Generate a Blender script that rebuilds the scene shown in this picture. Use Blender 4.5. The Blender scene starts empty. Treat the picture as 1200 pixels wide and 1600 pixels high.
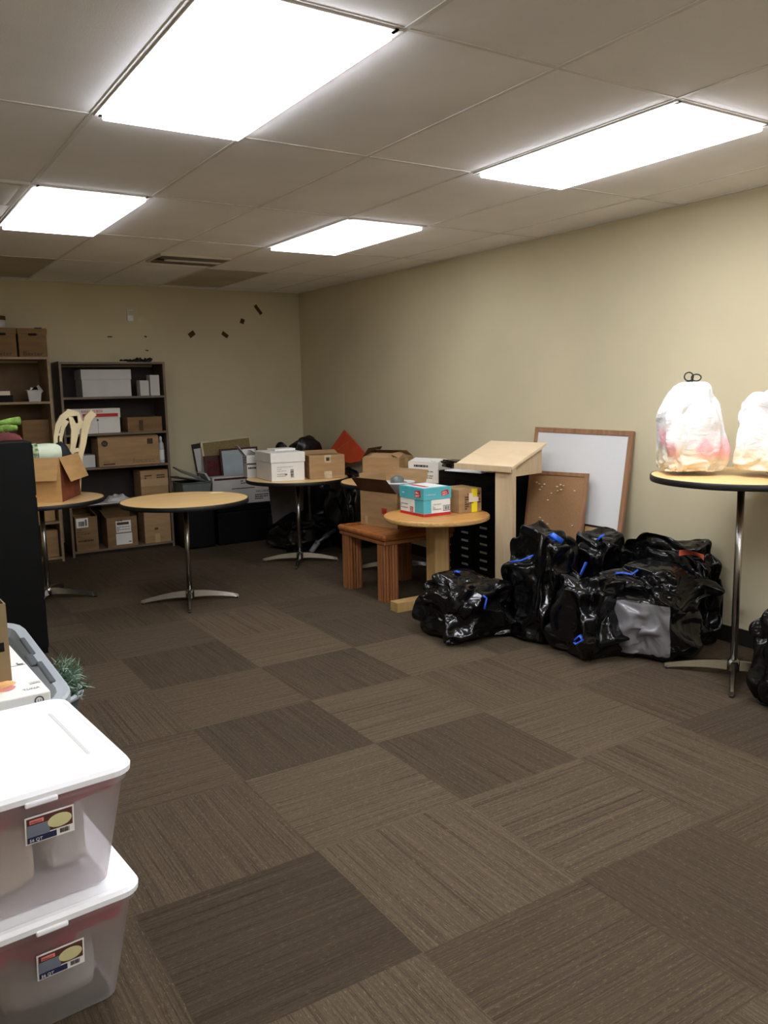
import bpy, bmesh, math, random
from math import sin, cos, pi, radians
from mathutils import Vector, Matrix, noise

random.seed(7)
C = bpy.context.scene.collection
R_ = radians

# ------------------------------------------------------------------ materials
def lin(c):
    o = []
    for v in c[:3]:
        v = v / 255.0
        o.append(v / 12.92 if v <= .04045 else ((v + .055) / 1.055) ** 2.4)
    return (o[0], o[1], o[2], 1)

class NT:
    def __init__(s, name):
        s.m = bpy.data.materials.new(name); s.m.use_nodes = True
        s.t = s.m.node_tree; s.t.nodes.clear()
        s.out = s.n('ShaderNodeOutputMaterial')
    def n(s, typ, **kw):
        d = s.t.nodes.new(typ)
        for k, v in kw.items(): setattr(d, k, v)
        return d
    def l(s, a, b): s.t.links.new(a, b)
    def setv(s, node, **kw):
        for k, v in kw.items(): node.inputs[k.replace('_', ' ')].default_value = v
    def mapping(s, scale=(1, 1, 1), loc=(0, 0, 0), src='Object'):
        tc = s.n('ShaderNodeTexCoord'); mp = s.n('ShaderNodeMapping')
        mp.inputs['Scale'].default_value = scale; mp.inputs['Location'].default_value = loc
        s.l(tc.outputs[src], mp.inputs['Vector']); return mp.outputs[0]
    def noise(s, vec, scale=5, detail=3, rough=.5, dist=0):
        d = s.n('ShaderNodeTexNoise'); d.inputs['Scale'].default_value = scale
        d.inputs['Detail'].default_value = detail; d.inputs['Roughness'].default_value = rough
        d.inputs['Distortion'].default_value = dist
        if vec is not None: s.l(vec, d.inputs['Vector'])
        return d.outputs['Fac']
    def ramp(s, fac, stops, interp='LINEAR'):
        d = s.n('ShaderNodeValToRGB'); r = d.color_ramp; r.interpolation = interp
        while len(r.elements) < len(stops): r.elements.new(.5)
        for e, (p, c) in zip(r.elements, stops):
            e.position = p; e.color = c if len(c) == 4 else (*c, 1)
        s.l(fac, d.inputs[0]); return d.outputs[0]
    def mix(s, fac, a, b, blend='MIX'):
        d = s.n('ShaderNodeMix', data_type='RGBA', blend_type=blend)
        if isinstance(fac, (int, float)): d.inputs[0].default_value = fac
        else: s.l(fac, d.inputs[0])
        for i, v in ((6, a), (7, b)):
            if isinstance(v, tuple): d.inputs[i].default_value = v
            else: s.l(v, d.inputs[i])
        return d.outputs[2]
    def math(s, op, a, b=None, clamp=False):
        d = s.n('ShaderNodeMath', operation=op); d.use_clamp = clamp
        for i, v in ((0, a), (1, b)):
            if v is None: continue
            if isinstance(v, (int, float)): d.inputs[i].default_value = v
            else: s.l(v, d.inputs[i])
        return d.outputs[0]
    def bsdf(s, color, rough=.5, metal=0, spec=.5, coat=0, bump=None, bs=.2, bd=.01):
        b = s.n('ShaderNodeBsdfPrincipled')
        if isinstance(color, tuple): b.inputs['Base Color'].default_value = color
        else: s.l(color, b.inputs['Base Color'])
        if isinstance(rough, (int, float)): b.inputs['Roughness'].default_value = rough
        else: s.l(rough, b.inputs['Roughness'])
        b.inputs['Metallic'].default_value = metal
        b.inputs['Specular IOR Level'].default_value = spec
        b.inputs['Coat Weight'].default_value = coat
        if bump is not None:
            bn = s.n('ShaderNodeBump'); bn.inputs['Strength'].default_value = bs
            bn.inputs['Distance'].default_value = bd
            s.l(bump, bn.inputs['Height']); s.l(bn.outputs[0], b.inputs['Normal'])
        return b

def mat(name, c, rough=.6, metal=0, var=.08, scale=6, stretch=(1, 1, 1), spec=.5, coat=0, bump=0, bscale=60, bd=.003):
    """plain procedural surface: base colour gently varied by noise"""
    s = NT(name); v = s.mapping(stretch)
    f = s.noise(v, scale, 4)
    a = lin(c); d = tuple(x * (1 - 2.2 * var) for x in a[:3]) + (1,); u = tuple(min(1, x * (1 + 1.6 * var)) for x in a[:3]) + (1,)
    col = s.ramp(f, [(.3, d), (.7, u)])
    h = s.noise(v, bscale, 3) if bump else None
    b = s.bsdf(col, rough, metal, spec, coat, h, bump, bd)
    s.l(b.outputs[0], s.out.inputs[0]); return s.m

M = {}
M['wall'] = mat('painted_wall', (207, 196, 165), .75, var=.03, scale=1.2, bump=.15, bscale=220, spec=.25)
M['ceil'] = mat('ceiling_tile_paint', (246, 243, 243), .9, var=.03, scale=1.5, bump=.25, bscale=260, spec=.1)
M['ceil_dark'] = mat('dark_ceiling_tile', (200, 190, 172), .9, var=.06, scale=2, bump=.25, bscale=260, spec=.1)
M['tbar'] = mat('ceiling_grid_paint', (226, 222, 218), .6, var=.03)
M['base'] = mat('black_vinyl_base', (34, 31, 28), .5)
M['card'] = mat('corrugated_cardboard', (172, 141, 104), .8, var=.07, scale=4, stretch=(1, 1, 6), bump=.1, bscale=90, spec=.2)
M['card_lit'] = mat('light_cardboard', (200, 160, 108), .8, var=.05, scale=4, stretch=(1, 1, 6), spec=.2)
M['card_dark'] = mat('dull_cardboard', (140, 112, 80), .85, var=.08, scale=4, stretch=(1, 1, 6), spec=.2)
M['card_in'] = mat('cardboard_inside', (92, 68, 48), .9, var=.1, spec=.1)
M['card_red'] = mat('reddish_cardboard', (126, 74, 56), .85, var=.12, scale=8, spec=.1)
M['card_grey'] = mat('greyish_cardboard', (138, 120, 92), .85, var=.05, scale=4, spec=.2)
M['tape'] = mat('brown_packing_tape', (186, 158, 118), .3, var=.04)
M['cleartape'] = mat('clear_tape', (200, 182, 150), .15, var=.15, scale=20)
M['white'] = mat('white_paperboard', (232, 230, 224), .6, var=.02)
M['whitedim'] = mat('grey_white_board', (205, 203, 200), .6, var=.03)
M['print'] = mat('dark_print_ink', (60, 52, 46), .7)
M['printlt'] = mat('pale_print_ink', (150, 140, 128), .7)
M['printbr'] = mat('brown_print_ink', (84, 60, 42), .7)
M['red'] = mat('red_print', (196, 50, 48), .6, var=.05)
M['teal'] = mat('teal_print', (92, 186, 200), .45, var=.04)
M['tealwhite'] = mat('white_print', (236, 240, 240), .5, var=.02)
M['yellow'] = mat('yellow_tape', (240, 224, 40), .3, var=.04)
M['orange'] = mat('orange_poster_board', (226, 92, 48), .7, var=.05)
M['orange2'] = mat('orange_cloth', (250, 120, 80), .6)
M['blue'] = mat('blue_drawstring', (40, 88, 200), .35, var=.1)
M['chrome'] = mat('brushed_chrome', (172, 168, 164), .25, 1, var=.05)
M['steel'] = mat('dull_steel', (120, 116, 112), .4, .8, var=.08)
M['edge'] = mat('black_rubber_edge', (22, 20, 20), .45)
M['blackmetal'] = mat('black_cabinet_enamel', (10, 10, 11), .5, var=.1, bump=.1, bscale=120, spec=.22)
M['blackcloth'] = mat('black_fabric', (11, 11, 12), .9, spec=.15, var=.15, bump=.4, bscale=60)
M['dark'] = mat('very_dark_plastic', (11, 11, 11), .6, spec=.2)
M['greyplastic'] = mat('grey_plastic', (172, 178, 182), .45, var=.05, scale=3)
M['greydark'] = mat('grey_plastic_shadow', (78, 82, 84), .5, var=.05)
M['tub'] = mat('grey_green_plastic', (112, 120, 116), .35, var=.08)
M['lidwhite'] = mat('white_plastic_lid', (238, 238, 240), .35, var=.01)
M['frost'] = None
M['pink'] = mat('pink_cloth', (186, 42, 76), .85, var=.2, scale=9, bump=.5, bscale=25, bd=.01)
M['cream'] = mat('cream_cloth', (232, 222, 204), .85, var=.06, scale=6, bump=.4, bscale=20, bd=.01)
M['greycloth'] = mat('grey_cloth', (96, 92, 90), .9, var=.08, bump=.3, bscale=30)
M['maroon'] = mat('maroon_fabric', (96, 40, 40), .85, var=.15, scale=20)
M['green'] = mat('lime_plush', (128, 158, 78), .95, var=.2, scale=30, bump=.8, bscale=120, bd=.006, spec=.1)
M['mint'] = mat('pale_green_cotton', (226, 236, 212), .9, var=.05)
M['leafprint'] = mat('green_leaf_print_cotton', (160, 176, 138), .9, var=.5, scale=40)
M['cream_wood'] = mat('cream_painted_wood', (226, 210, 170), .5, var=.05)
M['navy'] = mat('dark_navy_cloth', (26, 34, 40), .7, var=.2, bump=.4, bscale=40)
M['cork'] = mat('cork_sheet', (166, 128, 92), .9, var=.035, scale=90)
M['cork2'] = mat('tan_cork_sheet', (150, 132, 92), .9, var=.08, scale=80)
M['tan'] = mat('tan_board', (190, 156, 110), .8, var=.05)
M['wb'] = mat('whiteboard_surface', (226, 226, 224), .3, var=.015, scale=2)
M['framewood'] = mat('brown_wood_frame', (158, 118, 88), .5, var=.12, scale=5, stretch=(6, 6, 1))
M['framecream'] = mat('cream_wood_frame', (214, 202, 168), .5, var=.06)
M['framemaroon'] = mat('dark_red_frame', (78, 40, 38), .5, var=.08)
M['paleblue'] = mat('pale_blue_board', (180, 192, 200), .6, var=.04)
M['pin'] = mat('clear_push_pin', (244, 232, 200), .3)
M['paper'] = mat('loose_paper', (226, 228, 230), .7, var=.04)
M['note'] = mat('pale_yellow_note', (252, 240, 176), .7, var=.02)
M['walnut'] = mat('walnut_shelf_laminate', (88, 72, 58), .5, var=.12, scale=3, stretch=(1, 1, 8))
M['walnut_edge'] = mat('worn_shelf_edge', (122, 104, 84), .5, var=.1, scale=5)
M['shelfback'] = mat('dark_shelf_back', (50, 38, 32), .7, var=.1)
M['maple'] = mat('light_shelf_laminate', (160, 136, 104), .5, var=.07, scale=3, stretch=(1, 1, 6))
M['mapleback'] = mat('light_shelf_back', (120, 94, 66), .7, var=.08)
M['pine'] = mat('pine_needles', (74, 104, 80), .6, var=.3, scale=30)
M['pinefrost'] = mat('frosted_needles', (176, 196, 176), .6, var=.15, scale=30)
M['glassy'] = mat('clear_bottle_plastic', (196, 200, 200), .15, var=.05)
M['holder'] = mat('pale_label_holder', (170, 168, 166), .4)
M['crease'] = mat('poster_crease', (238, 120, 72), .7)
M['swoosh'] = mat('pale_blue_print', (150, 180, 214), .5)
M['cord'] = mat('black_cord', (34, 32, 36), .6)
M['patch'] = mat('wall_filler_patch', (206, 198, 172), .8)
M['food_tan'] = mat('tan_food_print', (226, 176, 120), .5, var=.1, scale=14)
M['food_pink'] = mat('pink_food_print', (216, 140, 130), .5, var=.12, scale=14)
M['food_cream'] = mat('cream_food_print', (240, 226, 170), .5, var=.1, scale=14)
M['tagblue'] = mat('navy_sticker_print', (40, 44, 80), .5)
M['taggrey'] = mat('grey_sticker_print', (120, 124, 138), .5)
M['tagbrown'] = mat('brown_sticker_print', (92, 56, 50), .5)
M['tagcream'] = mat('cream_sticker_print', (206, 200, 150), .5)

def wood(name, c1, c2, rough=.4, axis=0, sc=10):
    s = NT(name); st = [1.2, 1.2, 1.2]
    for i in range(3):
        if i != axis: st[i] = sc
    v = s.mapping(tuple(st)); f = s.noise(v, 2.2, 6, .6, .6)
    col = s.ramp(f, [(.3, lin(c1)), (.7, lin(c2))])
    b = s.bsdf(col, rough, bump=f, bs=.08, bd=.003)
    s.l(b.outputs[0], s.out.inputs[0]); return s.m
M['laminate'] = wood('maple_laminate', (222, 184, 124), (236, 200, 142), .32)
M['oak'] = wood('honey_oak', (186, 132, 70), (216, 166, 100), .4)
M['oak_edge'] = wood('oak_edge_grain', (168, 128, 74), (206, 170, 112), .5, sc=30)
M['oakpost'] = wood('pale_oak_post', (176, 142, 92), (196, 164, 112), .5, axis=2)
M['cherry'] = wood('orange_brown_bench_wood', (140, 84, 42), (176, 112, 62), .25)
M['cherryleg'] = wood('fluted_leg_wood', (138, 88, 52), (168, 112, 70), .45, axis=2)
M['birch'] = wood('birch_plywood', (224, 200, 164), (234, 212, 178), .55, axis=1, sc=4)
M['birchside'] = wood('birch_post', (196, 172, 138), (210, 188, 154), .6, axis=2)

def black_plastic(name, dark=(9, 9, 10), rough=.2, bs=.42, patch=False):
    s = NT(name)
    def rn(sc, scale, rot):
        tc = s.n('ShaderNodeTexCoord'); mp = s.n('ShaderNodeMapping'); mp.inputs['Scale'].default_value = scale; mp.inputs['Rotation'].default_value = rot
        s.l(tc.outputs['Object'], mp.inputs[0]); n = s.n('ShaderNodeTexNoise'); n.noise_type = 'RIDGED_MULTIFRACTAL'
        n.inputs['Scale'].default_value = sc; n.inputs['Detail'].default_value = 2.5; n.inputs['Distortion'].default_value = .8; n.inputs['Roughness'].default_value = .45
        s.l(mp.outputs[0], n.inputs[0]); return n.outputs[0]
    h = s.math('ADD', rn(5, (1, 1, 2.6), (.3, .2, 0)), rn(5, (2.4, 1, 1), (0, .5, .4)))
    h = s.math('ADD', h, s.math('MULTIPLY', rn(13, (1, 1.6, 2.2), (.5, .1, .3)), .35))
    colr = lin(dark)
    if patch:
        at = s.n('ShaderNodeAttribute'); at.attribute_name = 'stretch'; colr = s.mix(s.ramp(at.outputs['Fac'], [(.4, (0, 0, 0)), (.6, (1, 1, 1))]), lin(dark), lin((122, 120, 122)))
    b = s.bsdf(colr, rough, spec=.5, bump=h, bs=bs, bd=.013)
    s.l(b.outputs[0], s.out.inputs[0]); return s.m
M['bag'] = black_plastic('black_bin_liner')
M['bagpatch'] = black_plastic('liner_stretched_over_grey_box', patch=True)
M['bagsoft'] = black_plastic('dull_black_bin_liner', (9, 9, 10), .34)
M['baggrey'] = black_plastic('stretched_grey_liner', (96, 94, 96), .34, .3)

def white_bag(name, pink=True):
    s = NT(name); v = s.mapping()
    sep = s.n('ShaderNodeSeparateXYZ'); s.l(v, sep.inputs[0])
    z = sep.outputs[2]
    n = s.noise(s.mapping((1, 1, 1.2)), 6, 3)
    base = s.ramp(z, [(0, lin((222, 206, 176))), (.12, lin((226, 216, 196))), (.16, lin((228, 226, 224))), (1, lin((232, 232, 234)))])
    if pink:
        band = s.ramp(s.math('ADD', z, s.math('MULTIPLY', n, .05)), [(.1, (0, 0, 0)), (.14, (1, 1, 1)), (.24, (1, 1, 1)), (.29, (0, 0, 0))])
        m2 = s.ramp(s.noise(v, 5.5, 1), [(.46, (0, 0, 0)), (.54, (1, 1, 1))])
        f = s.math('MULTIPLY', band, m2)
        base = s.mix(s.math('MULTIPLY', f, .7), base, lin((232, 150, 160)))
    else:
        m2 = s.ramp(s.noise(v, 4.5, 2), [(.54, (0, 0, 0)), (.6, (1, 1, 1))])
        base = s.mix(s.math('MULTIPLY', m2, .35), base, lin((196, 190, 186)))
    vor = s.n('ShaderNodeTexVoronoi'); vor.feature = 'DISTANCE_TO_EDGE'; vor.inputs['Scale'].default_value = 11; s.l(v, vor.inputs['Vector'])
    h = s.math('ADD', s.noise(s.mapping((1, 1, 2.5)), 12, 4, .6, 1), s.math('MULTIPLY', vor.outputs['Distance'], .5))
    b = s.bsdf(base, .35, bump=h, bs=.5, bd=.015)
    b.inputs['Subsurface Weight'].default_value = .15; b.inputs['Subsurface Radius'].default_value = (.05, .05, .05)
    s.l(b.outputs[0], s.out.inputs[0]); return s.m
M['wbagA'] = white_bag('white_bag_pink_contents', True)
M['wbagB'] = white_bag('white_grocery_plastic', False)

def frosted():
    s = NT('frosted_clear_plastic'); v = s.mapping()
    b = s.bsdf(s.ramp(s.noise(v, 3, 2), [(.3, lin((226, 220, 222))), (.7, lin((238, 234, 236)))]), .25, spec=.4)
    tr = s.n('ShaderNodeBsdfTransparent'); tr.inputs[0].default_value = (.96, .94, .95, 1)
    tl = s.n('ShaderNodeBsdfTranslucent'); tl.inputs[0].default_value = (.9, .87, .88, 1)
    m1 = s.n('ShaderNodeMixShader'); m1.inputs[0].default_value = .35; s.l(b.outputs[0], m1.inputs[1]); s.l(tl.outputs[0], m1.inputs[2])
    m2 = s.n('ShaderNodeMixShader'); m2.inputs[0].default_value = .46; s.l(m1.outputs[0], m2.inputs[1]); s.l(tr.outputs[0], m2.inputs[2])
    s.l(m2.outputs[0], s.out.inputs[0]); return s.m
M['frost'] = frosted()

def emit(name, strength):
    s = NT(name); v = s.mapping()
    c = s.ramp(s.noise(v, 2, 1), [(0, (.90, .93, 1, 1)), (1, (.93, .95, 1, 1))])
    e = s.n('ShaderNodeEmission'); s.l(c, e.inputs[0]); e.inputs[1].default_value = strength
    s.l(e.outputs[0], s.out.inputs[0]); return s.m
M['lamp'] = emit('lit_diffuser', 15.5); M['lamp_far'] = emit('lit_diffuser_far', 6.8)

def carpet():
    s = NT('striped_carpet_tiles')
    at = s.n('ShaderNodeAttribute'); at.attribute_name = 'tone'; at.attribute_type = 'GEOMETRY'
    sp = s.n('ShaderNodeSeparateColor'); s.l(at.outputs['Color'], sp.inputs[0])
    tone, par, off = sp.outputs[0], sp.outputs[1], sp.outputs[2]
    def stripes(st, st2):
        a = s.noise(s.mapping(st), 1, 2, .6)
        b = s.noise(s.mapping(st2), 1, 3, .6)
        return a, b
    ax, bx_ = stripes((.7, 90, 1), (3, 260, 1))     # along x
    ay, by_ = stripes((90, .7, 1), (260, 3, 1))     # along y
    a = s.math('ADD', s.math('MULTIPLY', ax, s.math('SUBTRACT', 1, par)), s.math('MULTIPLY', ay, par))
    b = s.math('ADD', s.math('MULTIPLY', bx_, s.math('SUBTRACT', 1, par)), s.math('MULTIPLY', by_, par))
    col = s.ramp(a, [(.28, lin((70, 58, 47))), (.42, lin((91, 79, 64))), (.58, lin((98, 86, 69))), (.75, lin((110, 97, 78)))])
    col = s.mix(s.math('MULTIPLY', s.ramp(b, [(.35, (1, 1, 1)), (.5, (0, 0, 0))]), .55), col, lin((54, 44, 37)))
    spk = s.noise(s.mapping(), 320, 2, .7)
    col = s.mix(s.math('MULTIPLY', s.ramp(spk, [(.62, (0, 0, 0)), (.72, (1, 1, 1))]), .5), col, lin((150, 134, 106)))
    dx = s.noise(s.mapping((45, 230, 1)), 1, 2, .6); dy = s.noise(s.mapping((230, 45, 1), (3, 7, 0)), 1, 2, .6)
    dd_ = s.math('ADD', s.math('MULTIPLY', dx, s.math('SUBTRACT', 1, par)), s.math('MULTIPLY', dy, par))
    col = s.mix(s.math('MULTIPLY', s.ramp(dd_, [(.60, (0, 0, 0)), (.68, (1, 1, 1))]), .45), col, lin((148, 132, 104)))
    col = s.mix(s.math('MULTIPLY', s.ramp(dd_, [(.30, (1, 1, 1)), (.40, (0, 0, 0))]), .5), col, lin((52, 43, 36)))
    tc = s.n('ShaderNodeCombineColor')
    for i in range(3): s.l(tone, tc.inputs[i])
    col = s.mix(1.0, col, tc.outputs[0], 'MULTIPLY')
    big = s.noise(s.mapping(), 1.3, 2)
    col = s.mix(s.math('MULTIPLY', big, .2), col, lin((98, 80, 66)))
    h = s.math('ADD', s.math('MULTIPLY', b, .6), s.math('MULTIPLY', spk, .6))
    bs = s.bsdf(col, .95, spec=.12, bump=h, bs=.45, bd=.006)
    s.l(bs.outputs[0], s.out.inputs[0]); return s.m
M['carpet'] = carpet()

# ------------------------------------------------------------------ mesh building
class MB:
    def __init__(s): s.b = bmesh.new(); s.mi = 0
    def _m(s, vs, faces, smooth=False):
        bv = [s.b.verts.new(v) for v in vs]
        out = []
        for f in faces:
            try:
                fc = s.b.faces.new([bv[i] for i in f]); fc.smooth = smooth; out.append(fc)
            except ValueError: pass
        return bv, out
    def box(s, c, d, rot=None, bevel=0, mtx=None):
        x, y, z = d[0] / 2, d[1] / 2, d[2] / 2
        mt = Matrix.Translation(c)
        if rot is not None: mt = mt @ (Matrix.Rotation(rot[2], 4, 'Z') @ Matrix.Rotation(rot[1], 4, 'Y') @ Matrix.Rotation(rot[0], 4, 'X'))
        if mtx is not None: mt = mtx @ mt
        vs = [mt @ Vector(v) for v in ((-x,-y,-z),(x,-y,-z),(x,y,-z),(-x,y,-z),(-x,-y,z),(x,-y,z),(x,y,z),(-x,y,z))]
        bv, fs = s._m(vs, [(0,3,2,1),(4,5,6,7),(0,1,5,4),(1,2,6,5),(2,3,7,6),(3,0,4,7)])
        if bevel > 0:
            es = list({e for f in fs for e in f.edges})
            bmesh.ops.bevel(s.b, geom=es, offset=bevel, segments=2, affect='EDGES', profile=.5)
        return s
    def rng(s, x0, x1, y0, y1, z0, z1, bevel=0):
        return s.box(((x0+x1)/2, (y0+y1)/2, (z0+z1)/2), (x1-x0, y1-y0, z1-z0), bevel=bevel)
    def poly(s, pts, n, t):
        """extrude polygon pts (Vectors) by t along n"""
        n = Vector(n).normalized() * t; k = len(pts)
        vs = [Vector(p) for p in pts] + [Vector(p) + n for p in pts]
        s._m(vs, [tuple(range(k))[::-1], tuple(range(k, 2*k))] + [(i, (i+1) % k, k+(i+1) % k, k+i) for i in range(k)])
        return s
    def slab(s, o, u, v, t):
        o, u, v = Vector(o), Vector(u), Vector(v)
        return s.poly([o, o+u, o+u+v, o+v], u.cross(v), t)
    def quad(s, a, b, c, d): s._m([a, b, c, d], [(0,1,2,3)]); return s
    def lathe(s, prof, seg=48, c=(0,0,0), smooth=True, caps=True, ax=1.0, ay=1.0):
        cx, cy, cz = c; vs = []; fs = []; n = len(prof)
        for i in range(seg):
            a = 2*pi*i/seg
            for r, z in prof: vs.append((cx+r*cos(a)*ax, cy+r*sin(a)*ay, cz+z))
        for i in range(seg):
            j = (i+1) % seg
            for k in range(n-1): fs.append((i*n+k, j*n+k, j*n+k+1, i*n+k+1))
        if caps:
            fs.append(tuple(i*n for i in range(seg))[::-1]); fs.append(tuple(i*n+n-1 for i in range(seg)))
        bv, out = s._m(vs, fs, smooth)
        return s
    def tube(s, pts, r, seg=10, flat=1.0, caps=True):
        pts = [Vector(p) for p in pts]; n = len(pts)
        rs = r if isinstance(r, (list, tuple)) else [r]*n
        vs = []; fs = []; up = Vector((0,0,1)); prev = None
        for i, p in enumerate(pts):
            t = (pts[min(i+1, n-1)] - pts[max(i-1, 0)]).normalized()
            if prev is None:
                a = t.cross(up)
                if a.length < .1: a = t.cross(Vector((1,0,0)))
            else: a = prev - t*prev.dot(t)
            a.normalize(); prev = a; b = t.cross(a)
            for k in range(seg):
                th = 2*pi*k/seg; vs.append(p + (a*cos(th) + b*sin(th)*flat)*rs[i])
        for i in range(n-1):
            for k in range(seg):
                k2 = (k+1) % seg; fs.append((i*seg+k, i*seg+k2, (i+1)*seg+k2, (i+1)*seg+k))
        if caps:
            fs.append(tuple(range(seg))[::-1]); fs.append(tuple((n-1)*seg+k for k in range(seg)))
        s._m(vs, fs, True); return s
    def grid(s, nu, nv, fn, wrap=False, smooth=True):
        vs = [fn(i/(nu if wrap else nu-1), j/(nv-1)) for i in range(nu) for j in range(nv)]
        fs = []
        for i in range(nu if wrap else nu-1):
            i2 = (i+1) % nu
            for j in range(nv-1): fs.append((i*nv+j, i2*nv+j, i2*nv+j+1, i*nv+j+1))
        s._m(vs, fs, smooth); return s
    def build(s, name, m, parent=None, loc=None):
        bmesh.ops.remove_doubles(s.b, verts=s.b.verts, dist=1e-6)
        bmesh.ops.recalc_face_normals(s.b, faces=s.b.faces)
        me = bpy.data.meshes.new(name); s.b.to_mesh(me); s.b.free()
        ms = m if isinstance(m, (list, tuple)) else [m]
        for q in ms: me.materials.append(q)
        o = bpy.data.objects.new(name, me); C.objects.link(o)
        if parent is not None: o.parent = parent
        if loc is not None: o.location = loc
        return o

def tag(o, label=None, cat=None, group=None, kind=None):
    if label: o['label'] = label
    if cat: o['category'] = cat
    if group: o['group'] = group
    if kind: o['kind'] = kind
    return o
def thing(name, label, cat, loc=(0,0,0), rz=0, group=None, rot=None):
    o = bpy.data.objects.new(name, None); C.objects.link(o); o.empty_display_size = .1
    o.location = loc; o.rotation_euler = rot if rot else (0, 0, rz)
    return tag(o, label, cat, group)
def struct(name, mb, m): return tag(mb.build(name, m), kind='structure')
def copy_tree(o, parent=None):
    c = o.copy(); C.objects.link(c)
    if parent is not None: c.parent = parent
    for ch in [k for k in C.objects if k.parent == o]: copy_tree(ch, c)
    return c

# faces of a box-shaped thing centred on its base: frame (origin, right, up, normal)
def face(w, d, h, side):
    return {'front': (Vector((-w/2, -d/2, 0)), Vector((1,0,0)), Vector((0,0,1)), Vector((0,-1,0))),
            'left':  (Vector((-w/2, d/2, 0)), Vector((0,-1,0)), Vector((0,0,1)), Vector((-1,0,0))),
            'right': (Vector((w/2, -d/2, 0)), Vector((0,1,0)), Vector((0,0,1)), Vector((1,0,0))),
            'top':   (Vector((-w/2, -d/2, h)), Vector((1,0,0)), Vector((0,1,0)), Vector((0,0,1)))}[side]
def decal(parent, fr, x0, x1, y0, y1, m, name='printed_label', off=.0012, t=.0006, skew=0):
    o, r, u, n = fr
    b = MB(); p = o + n*off
    b.poly([p+r*x0+u*y0, p+r*x1+u*(y0+skew), p+r*x1+u*(y1+skew), p+r*x0+u*y1], n, t)
    return b.build(name, m, parent)
def lines(parent, fr, x0, x1, y0, y1, n, m, seed=1, name='printed_text', off=.002, fill=.55):
    """rows of small illegible print, as words of thin bars"""
    rnd = random.Random(seed); o, r, u, nn = fr; b = MB(); p = o + nn*off; hh = (y1-y0)/n
    for i in range(n):
        yb = y1 - (i+1)*hh + hh*(1-fill)/2; x = x0
        while x < x1 - .004:
            wl = min(rnd.uniform(.04, .2)*(x1-x0) + .003, x1-x)
            b.poly([p+r*x+u*yb, p+r*(x+wl)+u*yb, p+r*(x+wl)+u*(yb+hh*fill), p+r*x+u*(yb+hh*fill)], nn, .0003)
            x += wl + .03*(x1-x0)
            if rnd.random() < .12: break
    return b.build(name, m, parent)
def bars(parent, fr, x0, x1, y0, y1, m, seed=3, off=.003, vertical=True, name='printed_barcode'):
    rnd = random.Random(seed); o, r, u, nn = fr; b = MB(); p = o + nn*off
    if not vertical: r, u = u, r; x0, x1, y0, y1 = y0, y1, x0, x1
    x = x0; k = (x1-x0)/26
    while x < x1:
        wl = rnd.choice((1, 1, 2, 3))*k*.8
        b.poly([p+r*x+u*y0, p+r*min(x+wl, x1)+u*y0, p+r*min(x+wl, x1)+u*y1, p+r*x+u*y1], nn, .0003)
        x += wl + k*rnd.choice((.8, 1.4))
    return b.build(name, m, parent)
def text(parent, fr, s, x, y, size, m, off=.0025, name='printed_text', ang=0, squash=1.0):
    cu = bpy.data.curves.new('t', 'FONT'); cu.body = s; cu.size = size; cu.extrude = .0003; cu.resolution_u = 3
    ob = bpy.data.objects.new('t', cu); C.objects.link(ob)
    bpy.context.view_layer.update()
    me = bpy.data.meshes.new_from_object(ob.evaluated_get(bpy.context.evaluated_depsgraph_get()))
    bpy.data.objects.remove(ob)
    o, r, u, n = fr; ca, sa = cos(ang), sin(ang)
    for v in me.vertices:
        a, b = v.co.x*squash, v.co.y
        a, b = a*ca - b*sa, a*sa + b*ca
        v.co = o + n*(off + v.co.z) + r*(x+a) + u*(y+b)
    me.materials.clear(); me.materials.append(m)
    t = bpy.data.objects.new(name, me); C.objects.link(t); t.parent = parent; return t

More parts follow.
